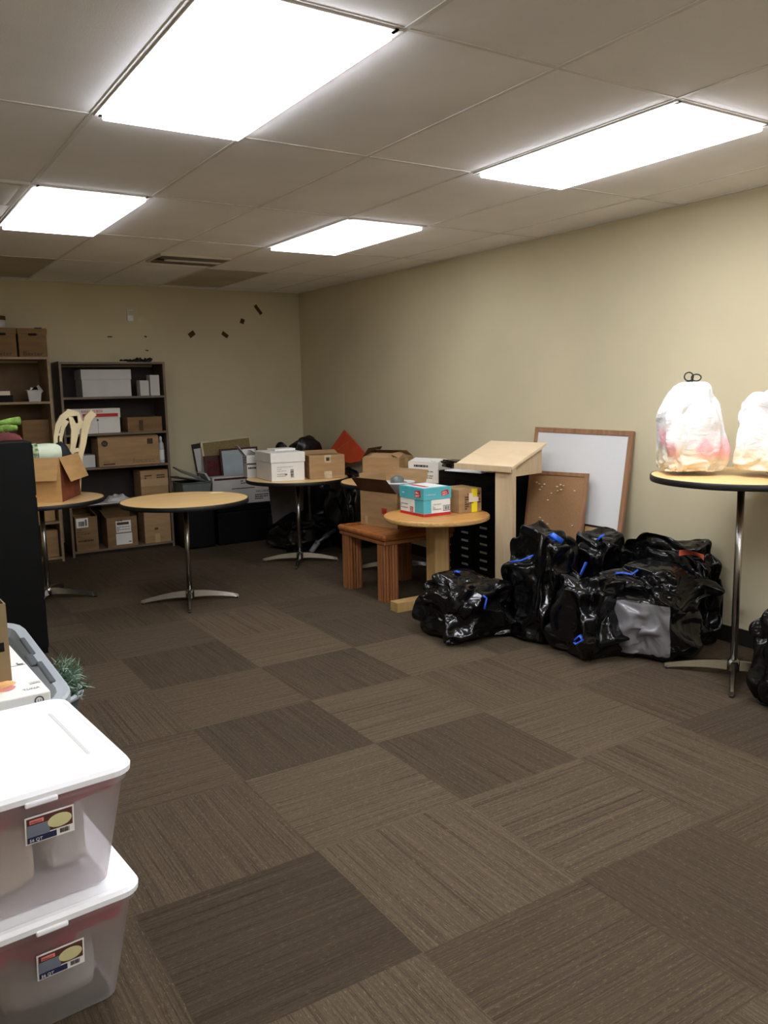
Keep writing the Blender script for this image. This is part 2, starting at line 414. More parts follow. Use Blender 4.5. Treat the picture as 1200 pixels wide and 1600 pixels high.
def carton(name, label, loc, rz, w, d, h, m='card', group=None, cat='box', top='closed', flaps=(), fl=None, inner='card_in', tape=None):
    """cardboard box. top: closed / open / lid. flaps: list of (side, angle from vertical outwards, length)"""
    t = thing(name, label, cat, loc, rz, group); mm = M[m]; th = .004
    if top == 'closed':
        b = MB(); b.rng(-w/2, w/2, -d/2, d/2, 0, h, bevel=.004)
        b.build('body', mm, t)
        g = MB(); g.rng(-w/2+.004, w/2-.004, -.0015, .0015, h-.001, h+.0006); g.build('top_seam', M['card_in'], t)
    elif top == 'lid':
        lh = fl or .07
        MB().rng(-w/2+.004, w/2-.004, -d/2+.004, d/2-.004, 0, h-.004, bevel=.003).build('body', mm, t)
        b = MB(); b.rng(-w/2-.002, w/2+.002, -d/2-.002, d/2+.002, h-lh, h, bevel=.004)
        b.build('lid', mm, t)
    else:
        b = MB()
        b.rng(-w/2, w/2, -d/2, d/2, 0, th)
        b.rng(-w/2, w/2, -d/2, -d/2+th, th, h); b.rng(-w/2, w/2, d/2-th, d/2, th, h)
        b.rng(-w/2, -w/2+th, -d/2+th, d/2-th, th, h); b.rng(w/2-th, w/2, -d/2+th, d/2-th, th, h)
        b.build('body', mm, t)
    for f in flaps:
        side, ang, ln = f[:3]; fm = M[f[3]] if len(f) > 3 else mm; inset = .004
        a = R_(ang); o_ = {'front': ((-w/2+inset, -d/2, h), (w-2*inset, 0, 0), (0, -1)), 'back': ((w/2-inset, d/2, h), (-(w-2*inset), 0, 0), (0, 1)),
              'left': ((-w/2, d/2-inset, h), (0, -(d-2*inset), 0), (-1, 0)), 'right': ((w/2, -d/2+inset, h), (0, d-2*inset, 0), (1, 0))}[side]
        out = Vector((o_[2][0], o_[2][1], 0)); v = out*sin(a)*ln + Vector((0, 0, cos(a)*ln))
        taper = Vector(o_[1]).normalized()*ln*.05
        o = Vector(o_[0]) + out*.001; u = Vector(o_[1])
        MB().poly([o, o+u, o+u+v-taper, o+v+taper], u.cross(v), th*.8).build('flap', fm, t)
    if tape:
        MB().rng(-w/2-.0012, w/2+.0012, -.025, .025, h+.0008, h+.0016).build('packing_tape', M['tape'], t)
    return t

# ------------------------------------------------------------------ the room
XR, YB, XL, YF, ZC = 4.30, 8.44, -1.3, -4.2, 2.59
TP, TX, TY = .615, 1.19, 2.33
b = bmesh.new(); lay = b.loops.layers.color.new('tone')
dark = {(-1,-1): .62, (0,1): .70, (0,3): .74, (1,2): .78, (1,0): .76, (1,3): 1.16, (1,4): 1.12, (-1,0): .88, (0,0): 1.03, (0,-1): 1.02, (1,1): 1.05,
        (2,1): .95, (2,2): 1.14, (2,0): 1.02, (2,-1): .9, (1,-1): .98, (3,0): .84, (3,-1): .68, (3,1): 1.0, (0,2): .97, (0,4): .92, (-1,1): .9, (1,-2): .72, (0,-2): .82, (2,-2): .8, (2,3): .85, (-1,2): .92}
rnd = random.Random(5)
ix0, ix1 = -5, 6; iy0, iy1 = -12, 11
for i in range(ix0, ix1):
    for j in range(iy0, iy1):
        xa, xb = max(XL, TX+i*TP), min(XR, TX+(i+1)*TP); ya, yb = max(YF, TY+j*TP), min(YB, TY+(j+1)*TP)
        if xa >= xb or ya >= yb: continue
        f = b.faces.new([b.verts.new(p) for p in ((xa,ya,0),(xb,ya,0),(xb,yb,0),(xa,yb,0))])
        tv = dark.get((i, j), rnd.uniform(.84, 1.06))
        for lp in f.loops: lp[lay] = (min(1, tv**.55*.9), float((i+j) % 2), rnd.random(), 1)
bmesh.ops.remove_doubles(b, verts=b.verts, dist=1e-5)
# thickness below the walking surface
me = bpy.data.meshes.new('floor'); b.to_mesh(me); b.free(); me.materials.append(M['carpet'])
fl = bpy.data.objects.new('floor', me); C.objects.link(fl); fl['kind'] = 'structure'
struct('ceiling', MB().rng(XL-.1, XR+.1, YF-.1, YB+.1, ZC+.004, ZC+.1), M['ceil'])
struct('wall_right', MB().rng(XR, XR+.12, YF-.1, YB+.12, -.02, ZC+.06), M['wall'])
struct('wall_back', MB().rng(XL-.1, XR, YB, YB+.12, -.02, ZC+.06), M['wall'])
struct('wall_left', MB().rng(XL-.12, XL, YF-.1, YB, -.02, ZC+.06), M['wall'])
struct('wall_front', MB().rng(XL, XR, YF-.12, YF, -.02, ZC+.06), M['wall'])
struct('baseboard_back', MB().rng(XL, XR-.006, YB-.006, YB, 0, .1, ), M['base'])
struct('baseboard_right', MB().rng(XR-.006, XR, YF, YB, 0, .1), M['base'])
# suspended grid of T bars
GX = [.8776 + .61*k for k in range(-3, 6)]; GY = [2.1673 + 1.22*k for k in range(-5, 6)]
g = MB()
for x in GX: g.rng(x-.009, x+.009, YF, YB, ZC+.001, ZC+.006)
for y in GY: g.rng(XL, XR, y-.008, y+.008, ZC+.0013, ZC+.006)
g.rng(XR-.02, XR, YF, YB, ZC-.001, ZC+.012); g.rng(XL, XR, YB-.02, YB, ZC-.001, ZC+.012)
struct('trim_1', g, M['tbar'])
# light fixtures, 2 x 4 ft
def ceiling_light(cx, cy, label, lm='lamp'):
    t = thing('ceiling_light', label, 'ceiling light', (cx, cy, ZC), group='lit ceiling panels')
    w, l = .57, 1.18; f = MB()
    for sx in (-1, 1): f.rng(sx*w/2-.014, sx*w/2+.014, -l/2-.014, l/2+.014, -.004, .012)
    for sy in (-1, 1): f.rng(-w/2, w/2, sy*l/2-.014, sy*l/2+.014, -.004, .012)
    f.build('frame', M['tbar'], t)
    MB().box((0, 0, -.008), (w-.02, l-.02, .032), bevel=.004).build('diffuser', M[lm], t)
ceiling_light(1.1826, 2.7773, 'large lit ceiling panel nearest the camera, cut by the top edge')
ceiling_light(3.0126, 2.7773, 'lit ceiling panel beside the right wall, above the whiteboard')
ceiling_light(1.1826, 5.2173, 'far lit ceiling panel at the left, above the bookcases', 'lamp_far')
ceiling_light(3.0126, 5.2173, 'far lit ceiling panel right of the slotted vent', 'lamp_far')
ceiling_light(1.1826, .3373, 'added unseen fill panel overhead behind the camera, left column')  # overhead pair, out of view, added to brighten the room
ceiling_light(3.0126, .3373, 'added unseen fill panel overhead beside the right wall, behind the camera')
ceiling_light(1.1826, -2.1027, 'added unseen fill panel at the far rear of the room, left column')  # unseen rear pair, added to lift the light on front faces
ceiling_light(3.0126, -2.1027, 'added unseen fill panel at the far rear of the room beside the right wall')
# dark tiles
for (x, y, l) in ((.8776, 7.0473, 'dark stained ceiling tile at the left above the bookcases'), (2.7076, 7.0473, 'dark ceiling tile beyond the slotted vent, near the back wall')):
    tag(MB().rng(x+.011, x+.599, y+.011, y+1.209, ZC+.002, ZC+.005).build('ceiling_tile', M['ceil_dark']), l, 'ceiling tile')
# vents
t = thing('ceiling_vent', 'dark slotted air vent in the ceiling before the back wall', 'vent', (2.40, 6.62, ZC))
f = MB(); f.rng(-.29, .29, -.19, -.17, -.012, .012); f.rng(-.29, .29, .17, .19, -.012, .012); f.rng(-.29, -.27, -.17, .17, -.012, .012); f.rng(.27, .29, -.17, .17, -.012, .012)
f.build('frame', M['ceil_dark'], t)
MB().rng(-.27, .27, -.17, .17, -.002, .002).build('duct_opening', M['dark'], t)
MB().rng(-.18, .27, -.055, .06, -.014, -.0025).build('deflector', M['ceil'], t)
for k in range(3): MB().box((0, -.15+k*.035, -.012), (.52, .004, .018), rot=(R_(35), 0, 0)).build('slat', M['steel'], t)
for k in range(3): MB().box((0, .085+k*.03, -.012), (.52, .004, .018), rot=(R_(35), 0, 0)).build('slat', M['steel'], t)
t = thing('ceiling_vent', 'square louvred return vent at the left edge of the ceiling', 'vent', (.573, 4.86, ZC))
f = MB(); f.rng(-.29, .29, -.27, -.24, -.010, .012); f.rng(-.29, .29, .24, .27, -.010, .012); f.rng(-.29, -.25, -.24, .24, -.010, .012); f.rng(.25, .29, -.24, .24, -.010, .012)
f.build('frame', M['tbar'], t)
MB().rng(-.25, .25, -.24, .24, -.001, .002).build('duct_opening', M['greydark'], t)
g = MB()
for k in range(13): g.box((0, -.22+k*.0365, -.011), (.5, .003, .018), rot=(R_(40), 0, 0))
g.build('slat', M['tbar'], t)
# back-wall scraps
def wallbit(name, label, cat, x, z, w, h, ang, m, t=.004):
    o = MB().box((0, -t/2, 0), (w, t, h)).build(name, m); o.location = (x, YB+.0008, z); o.rotation_euler = (0, R_(ang), 0); tag(o, label, cat)
wallbit('tape_scrap', 'longest brown tape scrap on back wall, nearest the corner', 'tape', 3.808, 2.40, .035, .115, -38, M['card_in'])
wallbit('tape_scrap', 'tiny brown tape scrap on back wall below the longest one', 'tape', 3.618, 2.274, .045, .05, 20, M['card_in'])
wallbit('tape_scrap', 'short slanted brown tape scrap on back wall, second from the left', 'tape', 3.415, 2.129, .075, .04, 35, M['card_in'])
wallbit('tape_scrap', 'leftmost brown tape scrap on back wall', 'tape', 3.05, 2.129, .07, .05, -35, M['card_in'])
wallbit('wall_patch', 'pale rectangular filler patch high on the back wall', 'wall patch', 2.543, 2.302, .075, .12, 0, M['patch'], .002)
wallbit('wall_mark', 'small dark mark on back wall above the bookcase middle', 'mark', 2.215, 2.09, .045, .012, 0, M['printbr'], .002)
wallbit('wall_mark', 'small dark mark on back wall below the filler patch', 'mark', 2.569, 2.096, .025, .014, 15, M['printbr'], .002)
wallbit('wall_mark', 'lowest small dark mark on back wall, just over the bookcase', 'mark', 2.574, 1.96, .03, .012, 0, M['printbr'], .002)
t = thing('wall_hook', 'shiny torn plastic hook stuck on the back wall beside the pale patch', 'hook', (2.423, YB, 2.305))
MB().box((0, -.002, 0), (.055, .004, .13)).build('backing_strip', M['patch'], t)
MB().tube([(-.03, -.006, .045), (.04, -.006, .045)], .004).tube([(-.02, -.006, .06), (-.02, -.006, 0)], .004).build('hook_bar', M['lidwhite'], t)
MB().grid(10, 10, lambda u, v: Vector((-.03+.06*u, -.006-.018*abs(sin(9*u+5*v)), -.06+.055*v))).build('torn_film', M['lidwhite'], t)

# ------------------------------------------------------------------ bookcases
def bookcase(name, label, x0, x1, y0, y1, h, shelves, mm, me_, mb_, foot=.0):
    t = thing(name, label, 'bookcase', ((x0+x1)/2, y0, 0)); w = x1-x0; d = y1-y0; s = .022
    for sx in (-1, 1):
        p = MB().rng(sx*(w/2-s/2)-s/2, sx*(w/2-s/2)+s/2, 0, d, 0, h).build('side_panel', mm, t)
        MB().rng(sx*(w/2-s/2)-s/2, sx*(w/2-s/2)+s/2, -.002, 0, 0, h).build('edge_band', me_, p)
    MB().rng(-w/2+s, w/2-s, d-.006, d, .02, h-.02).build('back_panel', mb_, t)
    MB().rng(-w/2, w/2, -.002, d, h, h+.02).build('top_panel', me_, t)
    for z in shelves: MB().rng(-w/2+s, w/2-s, 0, d-.006, z-.02, z).build('shelf', me_, t)
    MB().rng(-w/2+s, w/2-s, .03, .045, 0, shelves[-1]-.021).build('kick_board', mb_, t)
    return t
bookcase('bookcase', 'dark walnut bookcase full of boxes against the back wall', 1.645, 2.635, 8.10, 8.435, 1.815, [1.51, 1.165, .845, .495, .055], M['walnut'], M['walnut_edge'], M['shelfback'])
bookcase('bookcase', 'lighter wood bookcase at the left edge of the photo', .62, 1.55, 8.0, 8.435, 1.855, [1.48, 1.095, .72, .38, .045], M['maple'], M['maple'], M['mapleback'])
# a white sheet and dark tools on top of the walnut bookcase
tag(MB().rng(1.66, 2.28, 8.14, 8.40, 1.8355, 1.842).build('paper_sheet', M['patch']), 'long pale sheet lying on top of the walnut bookcase', 'paper')
t = thing('cable_bundle', 'dark bundle of cable lying on top of the walnut bookcase', 'cable', (2.38, 8.2, 1.8355))
MB().tube([(-.14+.28*k/19, .03*sin(k), .014+.006*sin(2.3*k)) for k in range(20)], .012, 8).tube([(.02+.16*k/14, .03+.03*cos(k*1.4), .026+.012*sin(1.9*k)) for k in range(15)], .011, 8).build('cable', M['cord'], t)
# walnut bookcase, top shelf
Z1, Z2, Z3, Z4, Z5 = 1.5103, 1.1653, .8453, .4953, .0553
carton('storage_box', 'wide white lidded box on the top shelf of the walnut bookcase', (2.078, 8.27, Z1), 0, .465, .27, .255, 'whitedim', top='lid', fl=.095)
for x, w, h, l in ((2.432, .09, .148, 'shorter of two small white cartons on the walnut bookcase top shelf'), (2.535, .094, .20, 'taller of two small white cartons on the walnut bookcase top shelf')):
    t = carton('small_carton', l, (x, 8.18, Z1), R_(3), w, .1, h, 'whitedim')
# second shelf
t = carton('file_box', 'white file box with red striped lid on the walnut bookcase second shelf', (1.952, 8.265, Z2), 0, .46, .27, .235, 'white', top='lid', fl=.09)
fr = face(.464, .274, .235, 'front')
decal(t, fr, .11, .44, .155, .187, M['red'], 'red_stripe'); text(t, fr, 'BANKERS BOX', .1, .197, .034, M['red'], squash=.9)
decal(t, face(.452, .262, .23, 'front'), .235, .25, .118, .135, M['print'], 'hand_hole')
decal(t, face(.452, .262, .23, 'front'), .242, .245, .0, .12, M['printlt'], 'seam')
t = carton('low_carton', 'low brown carton on the right of the walnut bookcase second shelf', (2.42, 8.25, Z2), 0, .34, .22, .14, 'card_dark')
decal(t, face(.34, .22, .14, 'front'), .11, .15, .01, .11, M['printbr'], 'printed_patch')
# third shelf: big brown
t = carton('large_carton', 'large tan carton with a round logo on the walnut bookcase middle shelf', (2.235, 8.22, Z3), 0, .585, .27, .272, 'card', flaps=(('front', -78, .12), ('back', -82, .12)))
fr = face(.585, .27, .272, 'front'); o, r, u, n = fr
bb = MB(); ctr = o + r*.062 + u*.222 + n*.0012
bb.poly([ctr + r*.03*cos(2*pi*k/24) + u*.03*sin(2*pi*k/24) for k in range(24)], n, .0006); bb.build('round_logo', M['print'], t)
text(t, fr, 'hp', .043, .212, .036, M['card_dark'])
decal(t, fr, .47, .525, .2, .252, M['print'], 'square_logo'); decal(t, fr, .478, .517, .208, .244, M['printbr'], 'square_logo_inset', off=.002)
text(t, fr, 'WASTE', .04, .04, .018, M['printbr']); decal(t, fr, .04, .15, .018, .03, M['printbr'], 'printed_bar'); lines(t, fr, .32, .54, .02, .07, 3, M['printbr'], 4, fill=.25)
t = thing('spray_bottle', 'clear bottle with white label at the right end of the middle shelf', 'bottle', (2.573, 8.17, Z3))
MB().lathe([(.001, 0), (.03, .0), (.031, .01), (.031, .16), (.026, .19), (.012, .215)], 24).build('bottle_body', M['glassy'], t)
MB().lathe([(.0316, .03), (.0316, .13)], 24, caps=False).build('label', M['white'], t)
MB().lathe([(.013, .215), (.013, .25), (.008, .262), (.001, .264)], 16).build('cap', M['lidwhite'], t)
carton('grey_carton', 'small grey-white carton at the left of the walnut bookcase middle shelf', (1.80, 8.25, Z3), 0, .25, .2, .118, 'whitedim')
# fourth
t = carton('tall_carton', 'brown taped carton on the fourth shelf above the tabletop', (2.47, 8.23, Z4), 0, .275, .24, .285, 'card')
fr = face(.275, .24, .285, 'front'); decal(t, fr, 0, .275, .13, .2, M['tape'], 'packing_tape'); lines(t, fr, .04, .11, .2, .245, 2, M['print'], 5); lines(t, fr, .16, .24, .2, .245, 2, M['print'], 6)
t = thing('crumpled_papers', 'heap of crumpled grey-white paper on the fourth shelf', 'paper', (2.12, 8.2, Z4))
MB().grid(26, 18, lambda u, v: Vector((-.12+.24*u, -.08+.16*v, .004+(.075*sin(pi*u)**.6*sin(pi*v)**.5)*(.6+.8*abs(noise.noise(Vector((u*5, v*5, 2)))))))).build('paper', M['whitedim'], t)
tag(MB().box((0, 0, .005), (.4, .26, .01)).build('paper_sheet', M['whitedim'], loc=(1.9, 8.17, Z4+.0002)), 'flat white sheet on the fourth shelf behind the open box', 'paper')
# bottom
t = carton('bottom_carton', 'brown carton with barcode label at the left of the bottom shelf', (1.79, 8.22, Z5), 0, .205, .22, .325, 'card_dark', top='open', flaps=(('left', 20, .08), ('back', -30, .09), ('right', -40, .09)))
fr = face(.205, .22, .325, 'front'); decal(t, fr, .01, .12, .225, .315, M['white']); bars(t, fr, .03, .085, .24, .285, M['print'], 3); bars(t, fr, .09, .108, .24, .3, M['print'], 4)
lines(t, fr, .01, .15, .13, .215, 4, M['printbr'], 7, fill=.3); lines(t, fr, .02, .16, .08, .11, 1, M['print'], 8)
t = carton('bottom_carton', 'brown carton with two white paper labels in the middle of the bottom shelf', (2.125, 8.22, Z5), 0, .29, .22, .29, 'card_dark', top='open', flaps=(('left', 30, .1), ('back', -20, .11)))
fr = face(.29, .22, .29, 'front'); decal(t, fr, .085, .23, .14, .255, M['white']); decal(t, fr, .08, .235, .02, .13, M['white'], off=.0018)
decal(t, fr, .095, .21, .215, .24, M['printbr'], 'printed_bar', off=.0025); lines(t, fr, .1, .22, .09, .125, 3, M['printlt'], 9); lines(t, fr, .09, .22, .15, .2, 4, M['printlt'], 10, off=.0025)
text(t, fr, '64', .1, .245, .035, M['print'], squash=1.4); decal(t, fr, .2, .225, .04, .048, M['print'], 'printed_mark', off=.0025)
t = carton('bottom_carton', 'plain brown carton at the right end of the bottom shelf', (2.475, 8.22, Z5), 0, .265, .22, .35, 'card')
fr = face(.265, .22, .35, 'front'); decal(t, fr, .1, .135, .13, .15, M['printbr'], 'printed_mark'); decal(t, fr, .1, .15, .0, .09, M['tape'], 'packing_tape')
# light bookcase
ZA = 1.8753
for x, l in ((1.425, 'brown lettered box at the right end on top of the light bookcase'), (1.17, 'brown lettered box beside another on top of the light bookcase, at photo edge')):
    t = carton('archive_box', l, (x, 8.2, ZA), 0, .245, .38, .25, 'card_dark', top='lid', fl=.05)
    fr = face(.249, .384, .25, 'front'); o, r, u, n = fr
    bb = MB(); bb.poly([o+n*.001+r*(.125+(.026 if cos(a) > 0 else -.026)+.011*cos(a))+u*(.196+.011*sin(a)) for a in [2*pi*k/20 for k in range(20)]], n, .0008); bb.build('hand_hole', M['dark'], t)
    text(t, face(.241, .376, .25, 'front'), 'Baxter', .03, .012, .052, M['printbr'], off=.004, squash=1.2)
t = thing('paper_roll', 'white roll with dark cap on the left boxes above the light bookcase', 'roll', (1.15, 8.1, ZA+.2502))
MB().lathe([(.04, 0), (.075, 0), (.075, .07), (.04, .07)], 24).build('roll', M['whitedim'], t)
MB().lathe([(.001, .071), (.08, .071), (.08, .105), (.001, .105)], 24).build('cap', M['card_in'], t)
t = thing('pen', 'small dark pen lying on the right lettered box', 'pen', (1.49, 8.08, ZA+.2502), R_(-20))
MB().tube([(-.03, 0, .006), (.03, 0, .006)], .006).build('barrel', M['cord'], t)
ZB = 1.4803
t = thing('basket', 'small white plastic basket holding odds and ends on the light bookcase', 'basket', (1.42, 8.12, ZB))
MB().lathe([(.001, .0), (.066, 0), (.084, .1), (.092, .104), (.092, .098), (.08, .095), (.062, .006), (.001, .006)], 4, caps=False, smooth=False, ax=1.15, ay=.95).build('basket_body', M['whitedim'], t).rotation_euler = (0, 0, pi/4)
for k, (x, y, z, a) in enumerate(((-.02, 0, .09, 20), (.05, .02, .11, -35), (.0, -.02, .1, 60))):
    MB().box((x, y, z), (.035, .02, .07), rot=(0, R_(a), .3*k)).build('small_item', [M['lidwhite'], M['whitedim'], M['dark']][k], t)
t = thing('book_stack', 'pink-edged book on a dark box at the left of the light bookcase', 'books', (1.13, 8.12, ZB))
MB().box((0, 0, .03), (.19, .2, .06)).build('dark_box', M['dark'], t); MB().box((-.01, 0, .08), (.17, .18, .036), rot=(0, R_(0), 0)).build('book', M['cream'], t)
carton('shelf_carton', 'dark brown carton on the light bookcase behind the green plush', (1.41, 8.24, 1.0953), 0, .23, .25, .22, 'card_dark')
carton('shelf_carton', 'light brown carton on the bottom of the light bookcase', (1.45, 8.17, .0453), 0, .13, .25, .25, 'card')
carton('shelf_carton', 'flat pale carton on the lower shelf of the light bookcase', (1.41, 8.2, .3803), 0, .2, .26, .12, 'tan')

# ------------------------------------------------------------------ round pedestal tables
def pedestal_table(label, cx, cy, h, r, ang, fr_=.36, top_m='laminate', group='round laminate pedestal tables'):
    t = thing('pedestal_table', label, 'table', (cx, cy, 0), 0, group)
    MB().lathe([(.001, h-.022), (r-.006, h-.022), (r-.006, h), (.001, h)], 72, smooth=False, caps=False).build('tabletop', M[top_m], t)
    MB().lathe([(r-.008, h-.030), (r-.002, h-.031), (r, h-.026), (r, h-.004), (r-.003, h+.0005), (r-.008, h+.0004)], 72, caps=False).build('edge_band', M['edge'], t)
    MB().lathe([(.001, h-.05), (.14, h-.05), (.15, h-.023), (.001, h-.023)], 24, caps=False).build('mounting_plate', M['edge'], t)
    MB().lathe([(.001, .05), (.0185, .05), (.0185, h-.045), (.001, h-.045)], 24, caps=False).build('pole', M['chrome'], t)
    MB().lathe([(.001, .03), (.036, .03), (.034, .075), (.022, .09), (.001, .09)], 24, caps=False).build('hub', M['chrome'], t)
    for k in range(4):
        a = ang + k*pi/2; ca, sa = cos(a), sin(a)
        def P(u, s, z): return Vector((ca*u - sa*s, sa*u + ca*s, z))
        g = MB(); n = 10; vs = []; fs = []
        for i in range(n+1):
            f = i/n; u = .03 + (fr_-.03)*f; w = .019*(1-.35*f); zt = .082 - .052*f**1.6; zb = max(.008, zt-.048*(1-f*.55)) if f < .97 else 0.0
            vs += [P(u, -w, zb), P(u, w, zb), P(u, w*.55, zt), P(u, -w*.55, zt)]
        for i in range(n):
            for q in range(4): q2 = (q+1) % 4; fs.append((4*i+q, 4*i+q2, 4*i+4+q2, 4*i+4+q))
        fs += [(0, 1, 2, 3), (4*n+3, 4*n+2, 4*n+1, 4*n)]
        g._m(vs, fs); leg = g.build('leg', M['chrome'], t)
        MB().lathe([(.001, 0), (.014, 0), (.014, .012), (.001, .012)], 12, c=(ca*(fr_-.01), sa*(fr_-.01), 0), caps=False).build('glide', M['edge'], leg)
    return t
pedestal_table('empty round maple-topped table with a note, before the bookcases', 2.0, 5.86, .765, .462, R_(160), .355)
pedestal_table('round pedestal table under the white lidded box, near the corner', 3.31, 6.64, .765, .457, R_(147), .34)
pedestal_table('round table holding the open box, half behind the black cabinet', 1.14, 6.60, .765, .457, R_(-28), .36)
pedestal_table('round table by the right wall, behind the wooden bench', 3.825, 5.845, .765, .457, R_(150), .34)
HT = pedestal_table('tall bar-height round table by the right wall under white bags', 3.815, 2.575, 1.07, .45, R_(124), .345, group=None)
o = MB().box((0, 0, .0006), (.1, .055, .001)).build('sticky_note', M['note']); o.location = (2.33, 6.08, .7656); o.rotation_euler = (0, 0, R_(-10)); tag(o, 'pale yellow note lying on the empty round table', 'note')

# ------------------------------------------------------------------ black cabinet, left
t = thing('filing_cabinet', 'tall black metal filing cabinet at the left edge', 'cabinet', (.64, 5.40, 0))
MB().rng(-.23, .228, -.23, .23, 0, 1.275, bevel=.004).build('body', M['blackmetal'], t)
for k in range(4):
    dr = MB().rng(.229, .236, -.21, .21, .03+k*.31, .03+k*.31+.295, bevel=.002).build('drawer', M['blackmetal'], t)
    MB().rng(.237, .247, -.05, .05, .03+k*.31+.2, .03+k*.31+.22, bevel=.003).build('handle', M['chrome'], dr)
# green plush lying on it
t = thing('plush_toy', 'long lime green plush limbs lying on the black filing cabinet', 'plush toy', (.70, 5.52, 1.2755))
def arc(p0, p1, lift, n=16, wig=0): return [Vector(p0).lerp(Vector(p1), k/n) + Vector((0, 0, lift*sin(pi*k/n) + wig*sin(k*1.7))) for k in range(n+1)]
MB().tube(arc((-.2, 0, .025), (.18, .06, .11), .02), [.02+.006*sin(k*.5) for k in range(17)], 12).build('limb', M['green'], t)
MB().tube(arc((-.1, -.04, .022), (.15, .0, .07), .015), [.02+.004*sin(k*.6+1) for k in range(17)], 12).build('limb', M['green'], t)
MB().lathe([(.001, 0), (.03, .004), (.042, .03), (.03, .058), (.001, .066)], 16, c=(-.16, .03, 0), caps=False).build('body', M['green'], t)
t = thing('folded_cloth', 'dark maroon cloth bundled beside the green plush', 'cloth', (.77, 5.43, 1.2755))
MB().grid(22, 14, lambda u, v: Vector((-.08+.17*u, -.05+.1*v, .002+.055*sin(pi*u)**.5*sin(pi*v)**.5*(.7+.5*abs(noise.noise(Vector((u*6, v*6, 7)))))))).build('cloth', M['maroon'], t)

# open box on the left table with things in it
BA = R_(61)
t = carton('open_box', 'open cardboard box with hanging flaps on the round table at left', (1.17, 6.60, .7652), BA-pi/2, .40, .46, .325, 'card_lit', top='open',
           flaps=(('front', 165, .17), ('right', 158, .19), ('left', 170, .17), ('back', 160, .17)))
decal(t, face(.40, .46, .325, 'right'), .01, .45, .0, .30, M['card_red'], 'printed_panel', off=.001)
def loc_box(lx, ly, z): 
    a = BA-pi/2; return (1.17+lx*cos(a)-ly*sin(a), 6.60+lx*sin(a)+ly*cos(a), z)
ft = thing('rolled_pillow', 'pale green leaf-print pillow rolled up in the open box', 'pillow', loc_box(.02, -.1, .7695))
MB().rng(-.1, .1, -.08, .08, 0, .28).build('pillow_base', M['leafprint'], ft)
def pill(u, v):
    a = 2*pi*u; rr = .068*(1-abs(2*v-1)**6*.35)*(1+.06*noise.noise(Vector((cos(a)*2, sin(a)*2, v*5))))
    return Vector((-.15+.30*v, rr*cos(a), .345+rr*sin(a)*1.05))
MB().grid(32, 24, pill, wrap=True).build('pillow_roll', M['mint'], ft)
MB().grid(32, 10, lambda u, v: pill(u, v*.45)*1.0 + Vector((0, .006*cos(2*pi*u), .006*sin(2*pi*u)))).build('leaf_print_cover', M['leafprint'], ft)
ft = thing('dark_bundle', 'dark navy cloth bundle at the corner of the open box', 'cloth', loc_box(.10, .13, .7695))
def lump(rx, ry, h, seed, amp=.12, e=.8, nu=48, nv=32, sq=True):
    def fn(u, v):
        a = 2*pi*u; th = pi*v; d = Vector((sin(th)*cos(a), sin(th)*sin(a), -cos(th)))
        q = 1 + amp*noise.noise(d*2.2 + Vector((seed, 0, 0))) + amp*.6*abs(noise.noise(d*5 + Vector((0, seed, 0))))
        sg = lambda x: math.copysign(abs(x)**e, x)
        return Vector((rx*sg(d.x)*q, ry*sg(d.y)*q, max(0, h/2*(1+sg(d.z)*(q if d.z > 0 else 1)))))
    return MB().grid(nu, nv, fn, wrap=True)
lump(.085, .075, .40, 3.3).build('cloth', M['navy'], ft)

# cream wooden chair-like frame sticking out of the box
ft = thing('arched_chair', 'cream wooden arched chair frame sticking out of the open box', 'frame', loc_box(-.02, .12, .7695))
def bar(pts, w, th, nrm):
    pts = [Vector(p) for p in pts]; n = Vector(nrm).normalized(); b = MB(); vs = []; fs = []
    for i, p in enumerate(pts):
        t_ = (pts[min(i+1, len(pts)-1)]-pts[max(i-1, 0)]).normalized(); s = t_.cross(n).normalized(); ww = w[i] if isinstance(w, list) else w
        vs += [p-s*ww/2-n*th/2, p+s*ww/2-n*th/2, p+s*ww/2+n*th/2, p-s*ww/2+n*th/2]
    for i in range(len(pts)-1):
        for q in range(4): q2 = (q+1) % 4; fs.append((4*i+q, 4*i+q2, 4*i+4+q2, 4*i+4+q))
    k = 4*(len(pts)-1); fs += [(0, 3, 2, 1), (k, k+1, k+2, k+3)]
    b._m(vs, fs); return b
def wp(px, py): return (.08+(px-82)*.00477, 0, .2825+(715-py)*.00495)
W_ = M['cream_wood']; N_ = (0, 1, 0)
bar([wp(84, 770), wp(83, 708), wp(84, 682), wp(89, 664), wp(97, 652), wp(108, 644), wp(118, 648), wp(122, 660)], [.027, .027, .03, .04, .048, .055, .06, .05], .03, N_).build('arched_rail', W_, ft)
bar([wp(93, 770), wp(91, 708), wp(92, 684), wp(96, 668), wp(103, 656)], [.018, .018, .022, .03, .04], .026, N_).build('inner_rail', W_, ft)
bar([wp(113, 650), wp(115, 672), wp(111, 692), wp(106, 712), wp(96, 770)], [.065, .058, .042, .032, .026], .030, N_).build('inner_rail', W_, ft)
bar([wp(86, 676), wp(92, 678)], .02, .024, N_).build('rung', W_, ft); bar([wp(85, 697), wp(92, 698)], .02, .024, N_).build('rung', W_, ft)
bar([wp(113, 770), wp(119, 716), wp(126, 692), wp(130, 672), wp(136, 655), wp(146, 645)], [.03, .038, .046, .052, .058, .058], .034, (0, 1, .05)).build('arched_rail', W_, ft)
bar([wp(114, 668), wp(130, 662)], .05, .028, N_).build('rung', W_, ft); bar([wp(108, 704), wp(123, 702)], .03, .026, N_).build('rung', W_, ft)
MB().box((.20, .012, .31), (.07, .01, .16)).build('slatted_seat', M['tan'], ft)

